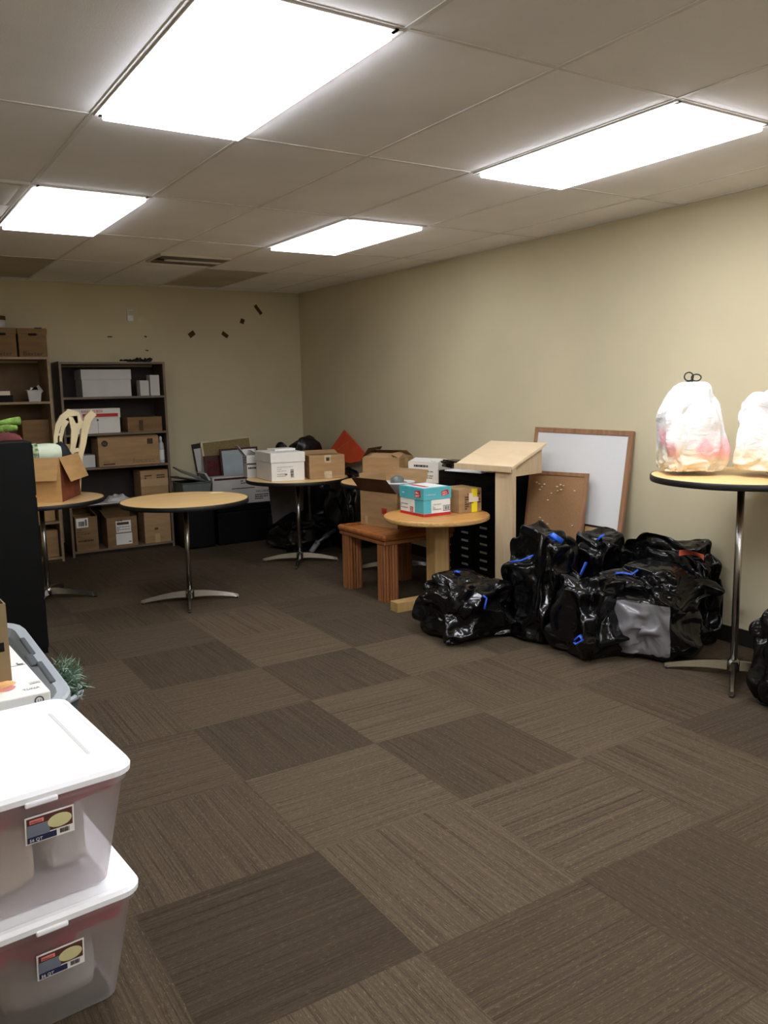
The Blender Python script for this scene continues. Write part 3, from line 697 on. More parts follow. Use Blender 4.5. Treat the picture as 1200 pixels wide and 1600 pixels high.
# ------------------------------------------------------------------ table near the corner: boxes on top
t = carton('copy_paper_box', 'white lidded paper box on the round table near the corner', (3.146, 6.643, .7657), R_(-6), .31, .42, .245, 'white', top='lid', fl=.085)
fr = face(.302, .412, .24, 'front'); lines(t, fr, .05, .2, .08, .13, 3, M['printlt'], 11, fill=.2); bars(t, fr, .17, .2, .03, .1, M['print'], 5, vertical=False); lines(t, fr, .05, .14, .035, .07, 2, M['printlt'], 12, fill=.3)
decal(t, fr, .12, .14, .052, .058, M['print'], 'printed_mark', off=.0022)
tag(MB().box((0, 0, .009), (.2, .16, .018), bevel=.002).build('folded_paper', M['white'], loc=(3.20, 6.72, 1.0112)), 'thin white stack of paper on the white lidded box', 'paper')
t = carton('brown_carton', 'sealed brown carton beside the white lidded box on the corner table', (3.497, 6.475, .7657), R_(-14), .32, .22, .205, 'card', flaps=(('back', 75, .1),))
fr = face(.32, .22, .205, 'front'); decal(t, fr, .135, .195, .14, .205, M['cleartape'], 'packing_tape'); decal(t, fr, .13, .2, .0, .065, M['cleartape'], 'packing_tape')
decal(t, fr, .15, .18, .155, .185, M['print'], 'printed_mark', off=.0022); decal(t, face(.32, .22, .205, 'top'), .02, .28, .06, .16, M['card_dark'], 'loose_flap', off=.002)
t = carton('open_carton', 'small open white carton with a printed flap behind the white lidded box', (2.90+.12, 6.98, .7657), R_(-6), .12, .12, .20, 'whitedim', top='open', flaps=(('left', 38, .12), ('right', -60, .08), ('back', 8, .05)))
fr = face(.12, .12, .20, 'front'); decal(t, fr, .0, .12, .115, .128, M['print'], 'printed_bar'); lines(t, fr, .01, .1, .07, .1, 1, M['print'], 13); fr2 = face(.12, .12, .20, 'left'); lines(t, fr2, .01, .11, .1, .19, 4, M['printlt'], 14)

# ------------------------------------------------------------------ corner pile
t = thing('cork_board', 'cork board with cream frame leaning in the corner behind smaller boards', 'board', (3.385, 8.30, .41), rot=(R_(-9), 0, 0))
MB().rng(-.27, .27, -.006, .006, 0, .62).build('cork_sheet', M['cork2'], t)
for a in ((-.285, -.265, 0, .63), (.265, .285, 0, .63)): MB().rng(a[0], a[1], -.012, .012, a[2], a[3]).build('frame_side', M['framecream'], t)
MB().rng(-.265, .265, -.012, .012, .615, .632).build('frame_side', M['framecream'], t)
t.rotation_euler = (R_(-9), R_(-3.5), 0)
t = thing('picture_frame', 'thin black and white frame edges leaning left of the cork board', 'picture frame', (3.16, 8.385, .41), rot=(R_(-3.5), R_(-7), 0))
MB().rng(-.11, .2, -.008, .008, 0, .60).build('frame', M['edge'], t); MB().rng(-.1, .19, -.013, -.0085, .02, .55).build('mat_board', M['whitedim'], t)
t = thing('picture_frame', 'dark red framed pale blue board leaning before the cork board', 'picture frame', (3.41, 8.18, .4), rot=(R_(-7), R_(-1), 0))
MB().rng(-.19, .24, -.008, .010, 0, .545).build('frame', M['framemaroon'], t); MB().rng(-.17, .22, -.0125, -.0085, .02, .525).build('board', M['paleblue'], t)
t = thing('picture_frame', 'dark maroon framed panel leaning left of the pale blue board', 'picture frame', (3.16, 8.25, .4), rot=(R_(-7), 0, 0))
MB().rng(-.1, .17, -.008, .010, 0, .475).build('frame', M['framemaroon'], t); MB().rng(-.07, .14, -.0125, -.0085, .02, .42).build('board', M['maroon'], t)
t = thing('footlocker', 'low black trunk under the flat white box in the corner', 'trunk', (3.36, 8.02, 0))
MB().rng(-.36, .235, -.2, .2, 0, .33, bevel=.01).build('trunk_body', M['dark'], t); MB().rng(-.365, .238, -.205, .205, .331, .395, bevel=.012).build('lid', M['blackcloth'], t)
t = carton('flat_box', 'wide white printed box with a maroon stripe in the far corner', (3.30, 7.94, .3955), R_(-1), .63, .12, .29, 'whitedim')
fr = face(.63, .12, .29, 'front'); decal(t, fr, .02, .42, .255, .275, M['framemaroon'], 'maroon_stripe'); lines(t, fr, .3, .42, .2, .245, 2, M['print'], 15, fill=.4)
decal(t, fr, .2, .45, .155, .163, M['print'], 'printed_bar'); text(t, fr, 'MACHINE', .46, .105, .03, M['print'], squash=1.1); lines(t, fr, .45, .6, .03, .09, 3, M['print'], 16)
t = thing('plastic_tub', 'grey-green plastic tub with tilted lid beside the bookcase', 'tub', (2.812, 8.0, 0))
MB().rng(-.15, .15, -.2, .2, 0, .5, bevel=.02).build('dark_bin', M['dark'], t)
MB().lathe([(.001, .501), (.18, .501), (.21, .64), (.225, .65), (.215, .655), (.17, .52), (.001, .515)], 4, smooth=False, caps=False).build('tub_body', M['tub'], t).rotation_euler = (0, 0, pi/4)
MB().box((-.03, .0, .73), (.26, .28, .016), rot=(R_(6), R_(24), 0), bevel=.006).build('tilted_lid', M['tub'], t)
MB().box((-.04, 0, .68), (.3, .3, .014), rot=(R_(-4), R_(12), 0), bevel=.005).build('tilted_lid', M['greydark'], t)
MB().box((.11, -.05, .70), (.02, .22, .09), rot=(0, R_(-30), 0), bevel=.006).build('clear_flap', M['glassy'], t)

# ------------------------------------------------------------------ bags
def crumple(p, s):
    a = noise.noise(p*2.0 + Vector((s, 0, 0)))
    b_ = abs(noise.noise(p*4.0 + Vector((0, s, 0))))
    c = abs(noise.noise(Vector((p.x*9, p.y*9, p.z*5)) + Vector((0, 0, s))))
    v = noise.voronoi(p*3.4 + Vector((s, s, 0)))[0]
    return .20*a - .11*b_ - .025*c + .07*(v[1]-v[0])
from mathutils.bvhtree import BVHTree
def sack(rx, ry, h, seed, under, top, e, grow, amp, nu, nv, pleat=0.0, boxes=()):
    """start shape of a filled sack: rounded box plan, flat foot, narrower shoulders"""
    sg = lambda x, k: math.copysign(abs(x)**k, x)
    def fn(i, j):
        a = 2*pi*i/nu; th = pi*j/(nv-1); d = Vector((sin(th)*cos(a), sin(th)*sin(a), -cos(th)))
        zz = .5*(1+sg(d.z, .75)); prof = under+(1-under)*min(1, zz/.35) if zz < .35 else 1-(1-top)*((zz-.35)/.65)**1.3
        vv = noise.voronoi(d*1.6+Vector((seed, seed, 0)))[0]
        q = 1 + amp*noise.noise(d*2.1+Vector((seed, 0, 0))) + .12*(vv[1]-vv[0])
        hx = sg(cos(a), e); hy = sg(sin(a), e); rr = abs(sin(th))**.42; g = grow*(1+pleat*sin(a*9+seed)*sin(th))
        return (rx*prof*rr*hx*q*g, ry*prof*rr*hy*q*g, max(.004, h*zz*(grow if zz > .2 else 1)*(1+.3*(q-1))))
    vs = [fn(i, j) for i in range(nu) for j in range(nv)]
    fs = [(i*nv+j, ((i+1) % nu)*nv+j, ((i+1) % nu)*nv+j+1, i*nv+j+1) for i in range(nu) for j in range(nv-1)]
    me = bpy.data.meshes.new('sack'); me.from_pydata(vs, [], fs); b = bmesh.new(); b.from_mesh(me)
    bmesh.ops.remove_doubles(b, verts=b.verts, dist=1e-4)
    for c, dd, rz in boxes:
        r = bmesh.ops.create_cube(b, size=1, matrix=Matrix.Translation(c) @ Matrix.Rotation(rz[2], 4, 'Z') @ Matrix.Rotation(rz[1], 4, 'Y') @ Matrix.Diagonal((*dd, 1)))
    bmesh.ops.recalc_face_normals(b, faces=b.faces); b.to_mesh(me); b.free(); return me
def drape(rx, ry, h, seed, under, top, e, nu, nv, grow=1.22, frames=20, amp=.42, boxes=()):
    """let a thin plastic skin settle over the lumpy contents, keep the settled mesh"""
    tmp = []
    def add(me): o = bpy.data.objects.new('tmp', me); C.objects.link(o); tmp.append(o); return o
    inner = add(sack(rx*.94, ry*.94, h*.95, seed, under, top, e, 1, amp, 48, 32, boxes=boxes)); inner.modifiers.new('c', 'COLLISION')
    inner.collision.thickness_outer = .004; inner.collision.cloth_friction = 6
    fm = bpy.data.meshes.new('g'); fm.from_pydata([(-2,-2,0),(2,-2,0),(2,2,0),(-2,2,0)], [], [(0,1,2,3)]); fo = add(fm); fo.modifiers.new('c', 'COLLISION'); fo.collision.thickness_outer = .003
    cl = add(sack(rx, ry, h, seed, under, top, e, grow, amp, nu, nv, pleat=.05))
    cm = cl.modifiers.new('cloth', 'CLOTH'); s = cm.settings; s.quality = 4; s.mass = .12
    s.tension_stiffness = 25; s.compression_stiffness = 25; s.shear_stiffness = 8; s.bending_stiffness = .003; s.air_damping = 1
    cm.collision_settings.distance_min = .004; s.use_pressure = True; s.uniform_pressure_force = -3
    cm.point_cache.frame_start = 1; cm.point_cache.frame_end = frames; sc = bpy.context.scene
    for f in range(1, frames+1): sc.frame_set(f)
    me = bpy.data.meshes.new_from_object(cl.evaluated_get(bpy.context.evaluated_depsgraph_get()))
    for o in tmp: bpy.data.objects.remove(o)
    sc.frame_set(1)
    return me
def bag(name, label, cat, loc, rx, ry, h, seed, m='bag', rz=0, e=.62, top=.75, nu=124, nv=84, group=None, under=.85, strings=(), fit=True, boxes=(), grow=1.22, amp=.42, patch=None, snap=True, **kw):
    t = thing(name, label, cat, loc, rz, group)
    me = drape(rx*.9, ry*.9, h*.92, seed, under, top, e, nu, nv, boxes=boxes, grow=grow, amp=amp)
    xs = [v.co.x for v in me.vertices]; ys = [v.co.y for v in me.vertices]; zs = [v.co.z for v in me.vertices]
    if fit:
        cx, cy = (max(xs)+min(xs))/2, (max(ys)+min(ys))/2; kx, ky = 2*rx/(max(xs)-min(xs)), 2*ry/(max(ys)-min(ys))
        kz = h/(max(zs)-min(zs)); z0 = min(zs)
        for v in me.vertices: v.co = Vector(((v.co.x-cx)*kx, (v.co.y-cy)*ky, (v.co.z-z0)*kz + .001))
    else:
        z0 = min(zs)
        for v in me.vertices: v.co.z -= z0-.001
    me.materials.clear(); me.materials.append(M[m])
    for p in me.polygons: p.use_smooth = True
    if patch:
        c, dd, ang, nrm = patch; inv = (Matrix.Translation(c) @ Matrix.Rotation(ang[2], 4, 'Z') @ Matrix.Rotation(ang[1], 4, 'Y')).inverted()
        at = me.attributes.new('stretch', 'FLOAT', 'POINT')
        for i_, v in enumerate(me.vertices):
            q = inv @ v.co; e_ = min(dd[1]/2-abs(q.y), dd[2]/2-abs(q.z)); at.data[i_].value = max(0, min(1, .5+e_/.02)) if q.x < -dd[0]/2+.05 else 0
        me.materials.clear(); me.materials.append(M['bagpatch'])
    o = bpy.data.objects.new('bag_body', me); C.objects.link(o); o.parent = t
    sm = o.modifiers.new('smooth', 'SUBSURF'); sm.levels = 1; sm.render_levels = 1
    bv = BVHTree.FromPolygons([v.co[:] for v in me.vertices], [p.vertices[:] for p in me.polygons])
    for st in strings:
        pts = []
        for p in st:
            hit = bv.find_nearest(Vector(p)); q = Vector(p)
            if hit[0] is not None: q = hit[0] + (Vector(p)-hit[0])*.25 + (Vector(p)-Vector((0, 0, h*.4))).normalized()*.006
            pts.append(q)
        MB().tube(pts, .017, 8, flat=.35).build('drawstring', M['blue'], t)
    t['_bvh'] = 0; del t['_bvh']
    return t
def loop(c, r, ax, ay, n=10, a0=0, a1=4.2):
    c = Vector(c); ax = Vector(ax).normalized(); ay = Vector(ay).normalized()
    return [c + ax*r*cos(a0+(a1-a0)*k/n) + ay*r*.6*sin(a0+(a1-a0)*k/n) for k in range(n+1)]
V = Vector
G_ = 'black bin liner bags heaped by the right wall'
CAMD = V((-.79, -.61, 0))
def vis(c, dx, z, r):
    """a point on the camera-facing side of a bag: dx sideways, z up, r outwards"""
    side = V((.61, -.79, 0)); return CAMD*r + side*dx + V((0, 0, z))
def tie(pts, r): return [vis(None, a, z, r) for a, z in pts]
bag('trash_bag', 'front left black bag of the heap, nearest the round wooden table', 'trash bag', (3.15, 3.99, 0), .31, .26, .40, 1.7, rz=0, group=G_, under=.72, top=.8, strings=(tie([(.17, .34), (.20, .30), (.22, .25), (.235, .21)], .24), tie([(-.08, .40), (-.06, .42), (-.04, .41), (-.05, .39)], .02)))
bag('trash_bag', 'tall black bag before the wooden lectern, blue ties at its rim', 'trash bag', (3.545, 3.71, 0), .24, .225, .70, 4.1, group=G_, top=.72, under=.9, strings=(tie([(-.22, .52), (-.18, .535), (-.13, .54), (-.08, .53)], .2), tie([(.08, .62), (.10, .66), (.07, .69), (.10, .70), (.12, .66)], .12)))
bag('trash_bag', 'small black bag low in the front middle of the heap, blue knot', 'trash bag', (3.50, 3.27, 0), .26, .235, .47, 7.3, group=G_, under=.8, strings=(tie([(-.10, .17), (-.06, .19), (-.03, .16), (-.07, .13), (-.10, .15)], .28),))
bag('trash_bag', 'black bag at the back of the heap below the small tan board', 'trash bag', (3.88, 3.60, 0), .215, .215, .64, 2.9, group=G_, strings=(tie([(-.20, .32), (-.17, .37), (-.13, .42), (-.10, .44)], .2), tie([(.0, .58), (.02, .62), (.04, .66)], .06)))
bx_c, bx_d, bx_r = V((-.22, -.12, .20)), (.14, .31, .30), (0, R_(-6), R_(22))
B5 = bag('trash_bag', 'biggest black bag with a grey stretched patch, behind the tall table pole', 'trash bag', (3.89, 3.15, 0), .29, .27, .52, 5.6, group=G_, under=.92, top=.9, fit=False, boxes=((bx_c, bx_d, bx_r),), patch=(bx_c, bx_d, bx_r, 0), strings=(tie([(-.22, .44), (-.18, .47), (-.13, .46), (-.10, .475)], .12),))
bag('trash_bag', 'slack black bag against the wall with an orange scrap showing', 'trash bag', (4.135, 3.26, 0), .15, .36, .64, 9.2, group=G_, under=1.0, top=.9)
bag('trash_bag', 'black bag at the right photo edge beside the tall table', 'trash bag', (3.735, 2.13, 0), .27, .26, .57, 11.3, group=G_, under=.95)
o = MB().grid(14, 6, lambda u, v: V((.0-.05*sin(pi*u)*(v-.5), -.09+.17*u, .015*sin(pi*u)+.035*v))).build('orange_scrap', M['orange2'], loc=(4.02, 3.02, .535)); tag(o, 'orange scrap poking out of the slack black bag', 'scrap')

# dark bags and things under / behind the corner tables
G2 = 'black bags in the dark corner'
bag('trash_bag', 'black bag under the corner table, behind its pole', 'trash bag', (3.60, 7.22, 0), .30, .26, .34, 13.1, m='bagsoft', group=G2, nu=84, nv=56)
bag('trash_bag', 'tall black bag heap behind the brown carton near the room corner', 'trash bag', (3.925, 7.74, 0), .32, .33, 1.07, 14.7, m='bagsoft', group=G2, nu=84, nv=56, top=.8, tuft=.04)
bag('trash_bag', 'black bag against the right wall below the orange board', 'trash bag', (4.02, 6.98, 0), .22, .30, .78, 16.2, m='bagsoft', group=G2, nu=84, nv=56, top=.85, tuft=0)
t = thing('poster_board', 'creased orange poster board standing against the wall above black bags', 'poster board', (4.19, 7.3, .80))
pts = [V((0, .30, 0)), V((0, .36, .1)), V((0, .07, .33)), V((0, -.37, .115)), V((0, -.28, .03)), V((0, -.1, 0))]
MB().poly(pts, (1, 0, 0), .004).build('board', M['orange'], t); t.rotation_euler = (0, R_(6), 0)
MB().poly([V((-.002, .33, .05)), V((-.002, -.1, .245)), V((-.002, -.11, .24)), V((-.002, .33, .045))], (-1, 0, 0), .001).build('crease', M['crease'], t)
t = thing('fabric_panel', 'dark grey fabric panel hanging behind the corner table pole', 'fabric', (3.42, 7.02, .0))
MB().poly([V((-.19, 0, .30)), V((-.06, 0, .37)), V((.02, 0, .40)), V((.14, .02, .34)), V((.15, .02, .66)), V((-.22, 0, .66))], (0, 1, 0), .006).build('panel', M['greycloth'], t)
MB().box((.2, 0, .48), (.02, .01, .36)).build('metal_strip', M['steel'], t)
MB().box((-.03, .02, .345), (.4, .02, .1)).build('panel_support', M['dark'], t)
t = thing('tripod_stand', 'folded silver-grey stand leg poking out of the dark bags', 'stand', (3.5, 6.86, 0))
MB().tube([(.08, 0, .09), (.5, .12, .25)], .02, 14).build('tube', M['steel'], t); MB().tube([(.20, .035, .136), (.26, .052, .159)], .028, 14).build('collar', M['greydark'], t)
MB().tube([(.03, -.012, .024), (.12, .012, .105)], [.024, .027], 14).build('tip', M['greyplastic'], t)

# ------------------------------------------------------------------ table by the wall: boxes
t = carton('brown_carton', 'open-topped brown carton on the wall table behind the bench box', (3.88, 6.02, .7657), R_(-62), .36, .26, .185, 'card', top='open', flaps=(('front', -72, .11), ('back', -60, .12), ('left', -35, .1, 'card_in'), ('right', -66, .1)))
decal(t, face(.36, .26, .185, 'right'), .1, .16, .07, .185, M['tape'], 'packing_tape')
t = carton('white_carton', 'white printed carton between the brown carton and the black drawers', (4.03, 5.60, .7657), R_(-70), .30, .22, .165, 'white', top='open', flaps=(('front', -75, .1), ('back', -85, .1), ('right', -80, .08)))
fr = face(.30, .22, .165, 'front'); lines(t, fr, .06, .2, .12, .15, 1, M['print'], 21); lines(t, fr, .04, .25, .03, .1, 4, M['printlt'], 22)

# ------------------------------------------------------------------ wooden bench with fluted legs
t = thing('bench', 'low orange-brown wooden bench table with fluted corner legs', 'bench', (3.43, 5.24, 0))
bw, bd = .64, .68
MB().rng(-bw/2, bw/2, -bd/2, bd/2, .455, .50, bevel=.018).build('top', M['cherry'], t)
MB().rng(-bw/2+.012, bw/2-.012, -bd/2+.012, bd/2-.012, .425, .4545, bevel=.006).build('apron', M['cherryleg'], t)
for sx in (-1, 1):
    for sy in (-1, 1):
        g = MB(); n = 120; R = .064
        prof = []
        for k in range(n*2):
            a = 2*pi*k/(n*2); rr = R*(1-.2*(1-abs(sin(a*8))**.6)); ca, sa = cos(a), sin(a)
            q = (abs(ca)**5+abs(sa)**5)**(-1/5); prof.append((rr*q*ca, rr*q*sa))
        g.poly([V((x, y, 0)) for x, y in prof], (0, 0, 1), .424)
        g.build('leg', M['cherryleg'], t, (sx*(bw/2-R-.02), sy*(bd/2-R-.02), 0))
BR = R_(-78)   # box on the bench
bc = V((3.348, 5.082, 0)) + V((-.205, .98, 0))*.20 + V((.98, .205, 0))*.15
t = carton('open_carton', 'large open brown carton on the bench with a dark raised flap', (bc.x, bc.y, .5003), R_(-78), .40, .30, .265, 'card', top='open', flaps=(('front', 42, .15, 'card_in'), ('back', 20, .16), ('left', 8, .13), ('right', 100, .1, 'card_in')))
fr = face(.40, .30, .265, 'front'); decal(t, fr, .235, .29, .10, .145, M['red'], 'red_label'); text(t, fr, '3M', .245, .11, .03, M['maroon']); decal(t, fr, .05, .08, .01, .07, M['tape'], 'tape_end')
t = thing('plastic_tray', 'pale green-grey plastic basket sticking out of the open bench carton', 'basket', (bc.x+.03, bc.y-.06, .5043))
MB().rng(-.1, .1, -.1, .1, 0, .24).build('packed_contents', M['card_in'], t)
MB().lathe([(.001, .242), (.09, .242), (.118, .315), (.128, .32), (.123, .33), (.11, .325), (.085, .255), (.001, .25)], 28, caps=False, ay=.85).build('basket_body', M['whitedim'], t)
lump(.05, .05, .06, 5.2, nu=24, nv=16).build('crumpled_film', M['tub'], t, (.05, .02, .262)); lump(.05, .05, .11, 8.2, nu=24, nv=16).build('crumpled_film', M['tub'], t, (.0, .03, .262))

# ------------------------------------------------------------------ round wooden table
t = thing('wooden_table', 'small round oak table with a plain square post', 'table', (3.43, 4.70, 0))
MB().lathe([(.001, .617), (.366, .617), (.374, .623), (.374, .646), (.368, .651), (.001, .651)], 72, smooth=False, caps=False).build('tabletop', M['oak'], t)
MB().lathe([(.3745, .622), (.3755, .624), (.3755, .645), (.3745, .647)], 72, caps=False).build('edge_band', M['oak_edge'], t)
MB().rng(-.055, .065, -.055, .055, .0705, .6165, bevel=.003).build('post', M['oakpost'], t)
MB().rng(-.375, .375, -.045, .045, 0, .07, bevel=.003).build('foot_bar', M['oakpost'], t)
MB().rng(-.2, .2, -.03, .03, .585, .6165).build('top_cleat', M['oakpost'], t)
# teal paper box
t = thing('paper_box', 'teal and white copy paper box with red edge on the round oak table', 'box', (3.392, 4.785, .6513))
w, d, h = .235, .30, .20
MB().rng(-w/2+.003, w/2-.003, -d/2+.003, d/2-.003, 0, h-.004, bevel=.002).build('body', M['tealwhite'], t)
MB().rng(-w/2-.002, w/2+.002, -d/2-.002, d/2+.002, h-.085, h, bevel=.003).build('lid', M['teal'], t)
decal(t, face(w+.004, d+.004, h, 'top'), .02, w-.015, .02, d-.02, M['tealwhite'], 'white_lid_panel'); decal(t, face(w+.004, d+.004, h, 'top'), .05, .09, .06, .26, M['red'], 'red_lid_print', off=.002)
for side, ww in (('front', w-.006), ('left', d-.006)):
    fr = face(w-.006, d-.006, h, side); decal(t, fr, 0, ww, .0, .02, M['red'], 'red_band')
    if side == 'front':
        decal(t, fr, 0, .062, .022, .114, M['teal'], 'teal_band'); lines(t, fr, .075, .15, .04, .075, 3, M['printlt'], 31)
        f3 = fr; decal(t, f3, .165, .225, .03, .07, M['print'], 'barcode_frame'); decal(t, f3, .169, .221, .034, .066, M['tealwhite'], 'barcode_panel', off=.002); bars(t, f3, .174, .216, .037, .063, M['print'], 6, off=.003)
        text(t, fr, 'copy paper', .075, .078, .016, M['printlt'])
    else:
        decal(t, fr, ww-.11, ww, .022, .114, M['teal'], 'teal_band'); lines(t, fr, .01, .1, .04, .08, 3, M['printlt'], 32); decal(t, fr, .125, .165, .024, .06, M['red'], 'red_print'); text(t, fr, 'Office', .128, .045, .013, M['tealwhite']); text(t, fr, 'DEPOT', .128, .03, .012, M['tealwhite'])
fr = face(w+.004, d+.004, h, 'front')
def rlabel(fr, x, y, sx, ang, sz):
    o, r, u, n = fr; ca, sa = cos(ang), sin(ang); r2 = r*ca+u*sa; u2 = u*ca-r*sa; p = o+r*x+u*y
    f2 = (p, r2, u2, n); decal(t, f2, 0, sx, 0, sz, M['red'], 'red_label')
    text(t, f2, 'Office', sx*.08, sz*.54, sz*.42, M['tealwhite'], squash=sx/sz*.62); text(t, f2, 'DEPOT', sx*.08, sz*.1, sz*.42, M['tealwhite'], squash=sx/sz*.55)
rlabel(fr, .155, .135, .062, R_(10), .036); text(t, fr, 'multipurpose', .02, .15, .014, M['tealwhite'], squash=1.1)
fl_ = face(w+.004, d+.004, h, 'left'); rlabel(fl_, .2, .128, .07, R_(5), .05); text(t, fl_, 'paper', .04, .152, .014, M['tealwhite'])
# brown box with yellow tape
t = carton('taped_carton', 'brown carton with bright yellow tape on the round oak table', (3.672, 4.735, .6513), R_(-2), .20, .24, .17, 'card')
fr = face(.20, .24, .17, 'front'); decal(t, fr, .11, .16, 0, .17, M['yellow'], 'yellow_tape', off=.001)
decal(t, face(.20, .24, .17, 'top'), .11, .16, 0, .03, M['yellow'], 'yellow_tape'); decal(t, fr, .085, .17, .075, .11, M['cream'], 'paper_label', off=.002); decal(t, fr, .085, .12, .11, .14, M['cream'], 'paper_label', off=.002)
decal(t, fr, .075, .09, .125, .14, M['red'], 'red_mark'); lines(t, fr, .05, .085, .02, .12, 6, M['printbr'], 33); lines(t, fr, .16, .19, .06, .14, 4, M['printbr'], 34); lines(t, fr, .09, .13, .062, .074, 1, M['print'], 35)
text(t, fr, 'MILK', .165, .14, .014, M['printbr'])

# ------------------------------------------------------------------ black drawer cabinet
t = thing('drawer_cabinet', 'low black cabinet of many small labelled drawers beside the lectern', 'cabinet', (4.06, 4.93, 0))
MB().rng(-.175, .18, -.33, .36, 0, .885, bevel=.003).build('body', M['blackmetal'], t)
for c in range(3):
    for r_ in range(13):
        y0 = -.31 + c*.222; z0 = .03 + r_*.062
        dr = MB().rng(-.181, -.1755, y0, y0+.216, z0, z0+.058, bevel=.0015).build('drawer', M['blackmetal'], t)
        if r_ < 9: MB().rng(-.1865, -.1815, y0+.065, y0+.145, z0+.028, z0+.043, bevel=.001).build('label_holder', M['holder'], dr)
o = MB().grid(20, 24, lambda u, v: V((-.20+.4*u, -.34+.68*v, .004+.012*abs(noise.noise(V((u*4, v*4, 0))))))).build('plastic_sheet', M['blackcloth'], loc=(4.06, 4.94, .886)); tag(o, 'thin dark sheet spread on top of the drawer cabinet', 'sheet')
for k, (x, y, w_, d_, a, m_, l) in enumerate(((3.975, 4.95, .28, .36, 12, 'paper', 'large white sheet lying on the drawer cabinet behind the lectern'), (4.05, 4.78, .24, .22, -8, 'tan', 'tan folder lying on the near end of the drawer cabinet'), (3.98, 4.72, .2, .2, 5, 'paper', 'white sheet half under the tan folder on the drawer cabinet'))):
    o = MB().box((0, 0, .004), (w_, d_, .008)).build('paper_sheet', M[m_]); o.location = (x, y, .9045+.0082*(k if k < 2 else .0) + (.0 if k < 2 else -.0)); o.rotation_euler = (0, 0, R_(a)); tag(o, l, 'paper')
    if k == 2: o.location.z = .9045+.0164
bag('plastic_wrap', 'crumpled black and clear plastic on the far end of the drawer cabinet', 'plastic', (3.97, 5.2, .9045), .075, .12, .07, 21.5, nu=50, nv=30, tuft=0)
o = lump(.03, .035, .035, 6.6, nu=24, nv=16).build('crumpled_tissue', M['white'], loc=(3.925, 5.03, .9135)); tag(o, 'small crumpled white tissue on the drawer cabinet by the black plastic', 'tissue')

# ------------------------------------------------------------------ lectern
t = thing('lectern', 'pale birch plywood lectern with a slanted top on a slim post', 'lectern', (3.61, 4.71, 0), 0)
FL, FR_, BR_, BL = V((3.61, 4.71, 1.0)), V((3.71, 4.22, 1.0)), V((4.07, 4.27, 1.135)), V((3.93, 4.74, 1.135))
o0 = V((3.61, 4.71, 0)); uu = (FR_-FL).normalized(); dd = V((-uu.y, uu.x, 0)).normalized()
L = lambda a, b_, z: uu*a + dd*b_ + V((0, 0, z))
MB().poly([L(0, 0, 1.0), L(.50, 0, 1.0), L(.50, .40, 1.14), L(0, .40, 1.14)], (0, 0, -1), .018).build('reading_top', M['birch'], t)
MB().poly([L(0, -.006, .965), L(.50, -.006, .965), L(.50, -.006, 1.004), L(0, -.006, 1.004)], (-dd.x, -dd.y, 0), .012).build('front_ledge', M['birchside'], t)
def obox(a0, a1, b0, b1, z0, z1a, z1b=None):
    z1b = z1a if z1b is None else z1b; m_ = MB()
    m_._m([L(a0,b0,z0), L(a1,b0,z0), L(a1,b1,z0), L(a0,b1,z0), L(a0,b0,z1a), L(a1,b0,z1a), L(a1,b1,z1b), L(a0,b1,z1b)], [(0,3,2,1),(4,5,6,7),(0,1,5,4),(1,2,6,5),(2,3,7,6),(3,0,4,7)]); return m_
obox(.352, .498, .008, .05, .041, .984, .998).build('post', M['birchside'], t)
obox(.462, .480, .052, .37, .93, .998, 1.108).build('side_gusset', M['birchside'], t)
obox(.30, .498, -.06, .20, 0, .04).build('foot', M['birchside'], t)

# ------------------------------------------------------------------ boards leaning on the right wall
def leaning(name, label, y0, y1, z0, z1, xb, xt, fw, board, frame, th=.018, cat='board', tilt=0):
    a = math.atan2(xt-xb, z1-z0); t = thing(name, label, cat, (xb, (y0+y1)/2, z0), rot=(R_(tilt), a, 0)); w = y1-y0; h = math.hypot(z1-z0, xt-xb)
    MB().rng(-.004, .008, -w/2+fw, w/2-fw, fw, h-fw).build('board', M[board], t)
    for p in ((-w/2, -w/2+fw, 0, h), (w/2-fw, w/2, 0, h), (-w/2+fw+.0005, w/2-fw-.0005, h-fw, h), (-w/2+fw+.0005, w/2-fw-.0005, 0, fw)):
        MB().rng(-.010, .012, p[0], p[1], p[2], p[3], bevel=.002).build('frame_side', M[frame], t)
    return t, w, h
leaning('whiteboard', 'large whiteboard in a brown wood frame leaning against the right wall', 3.68, 4.60, .012, 1.235, 4.11, 4.28, .035, 'wb', 'framewood')
t, w, h = leaning('cork_board', 'brown cork board with clear pins leaning before the whiteboard', 3.93, 4.50, .012, .935, 4.02, 4.165, .026, 'cork', 'framewood', tilt=-2.0)
pr = random.Random(4); 
for (py_, pz_) in ((.16, .84), (.13, .82), (.11, .84), (.19, .85), (.15, .80), (-.02, .83), (-.05, .845), (-.08, .84), (-.06, .81), (-.03, .80), (.03, .78), (.06, .73), (-.19, .81), (.09, .58), (.07, .55), (.04, .56), (-.20, .57), (-.21, .42), (-.20, .39), (-.22, .37), (-.2, .35), (.12, .60)):
    MB().lathe([(.0012, 0), (.0012, .004), (.0045, .006), (.0035, .012), (.0055, .016), (.001, .017)], 8).build('push_pin', M['pin'], t, (-.0045, py_, pz_)).rotation_euler = (0, R_(-90), 0)
leaning('small_board', 'small tan board with black edging leaning between cork board and whiteboard', 3.73, 3.98, .012, .60, 4.05, 4.155, .012, 'tan', 'edge')

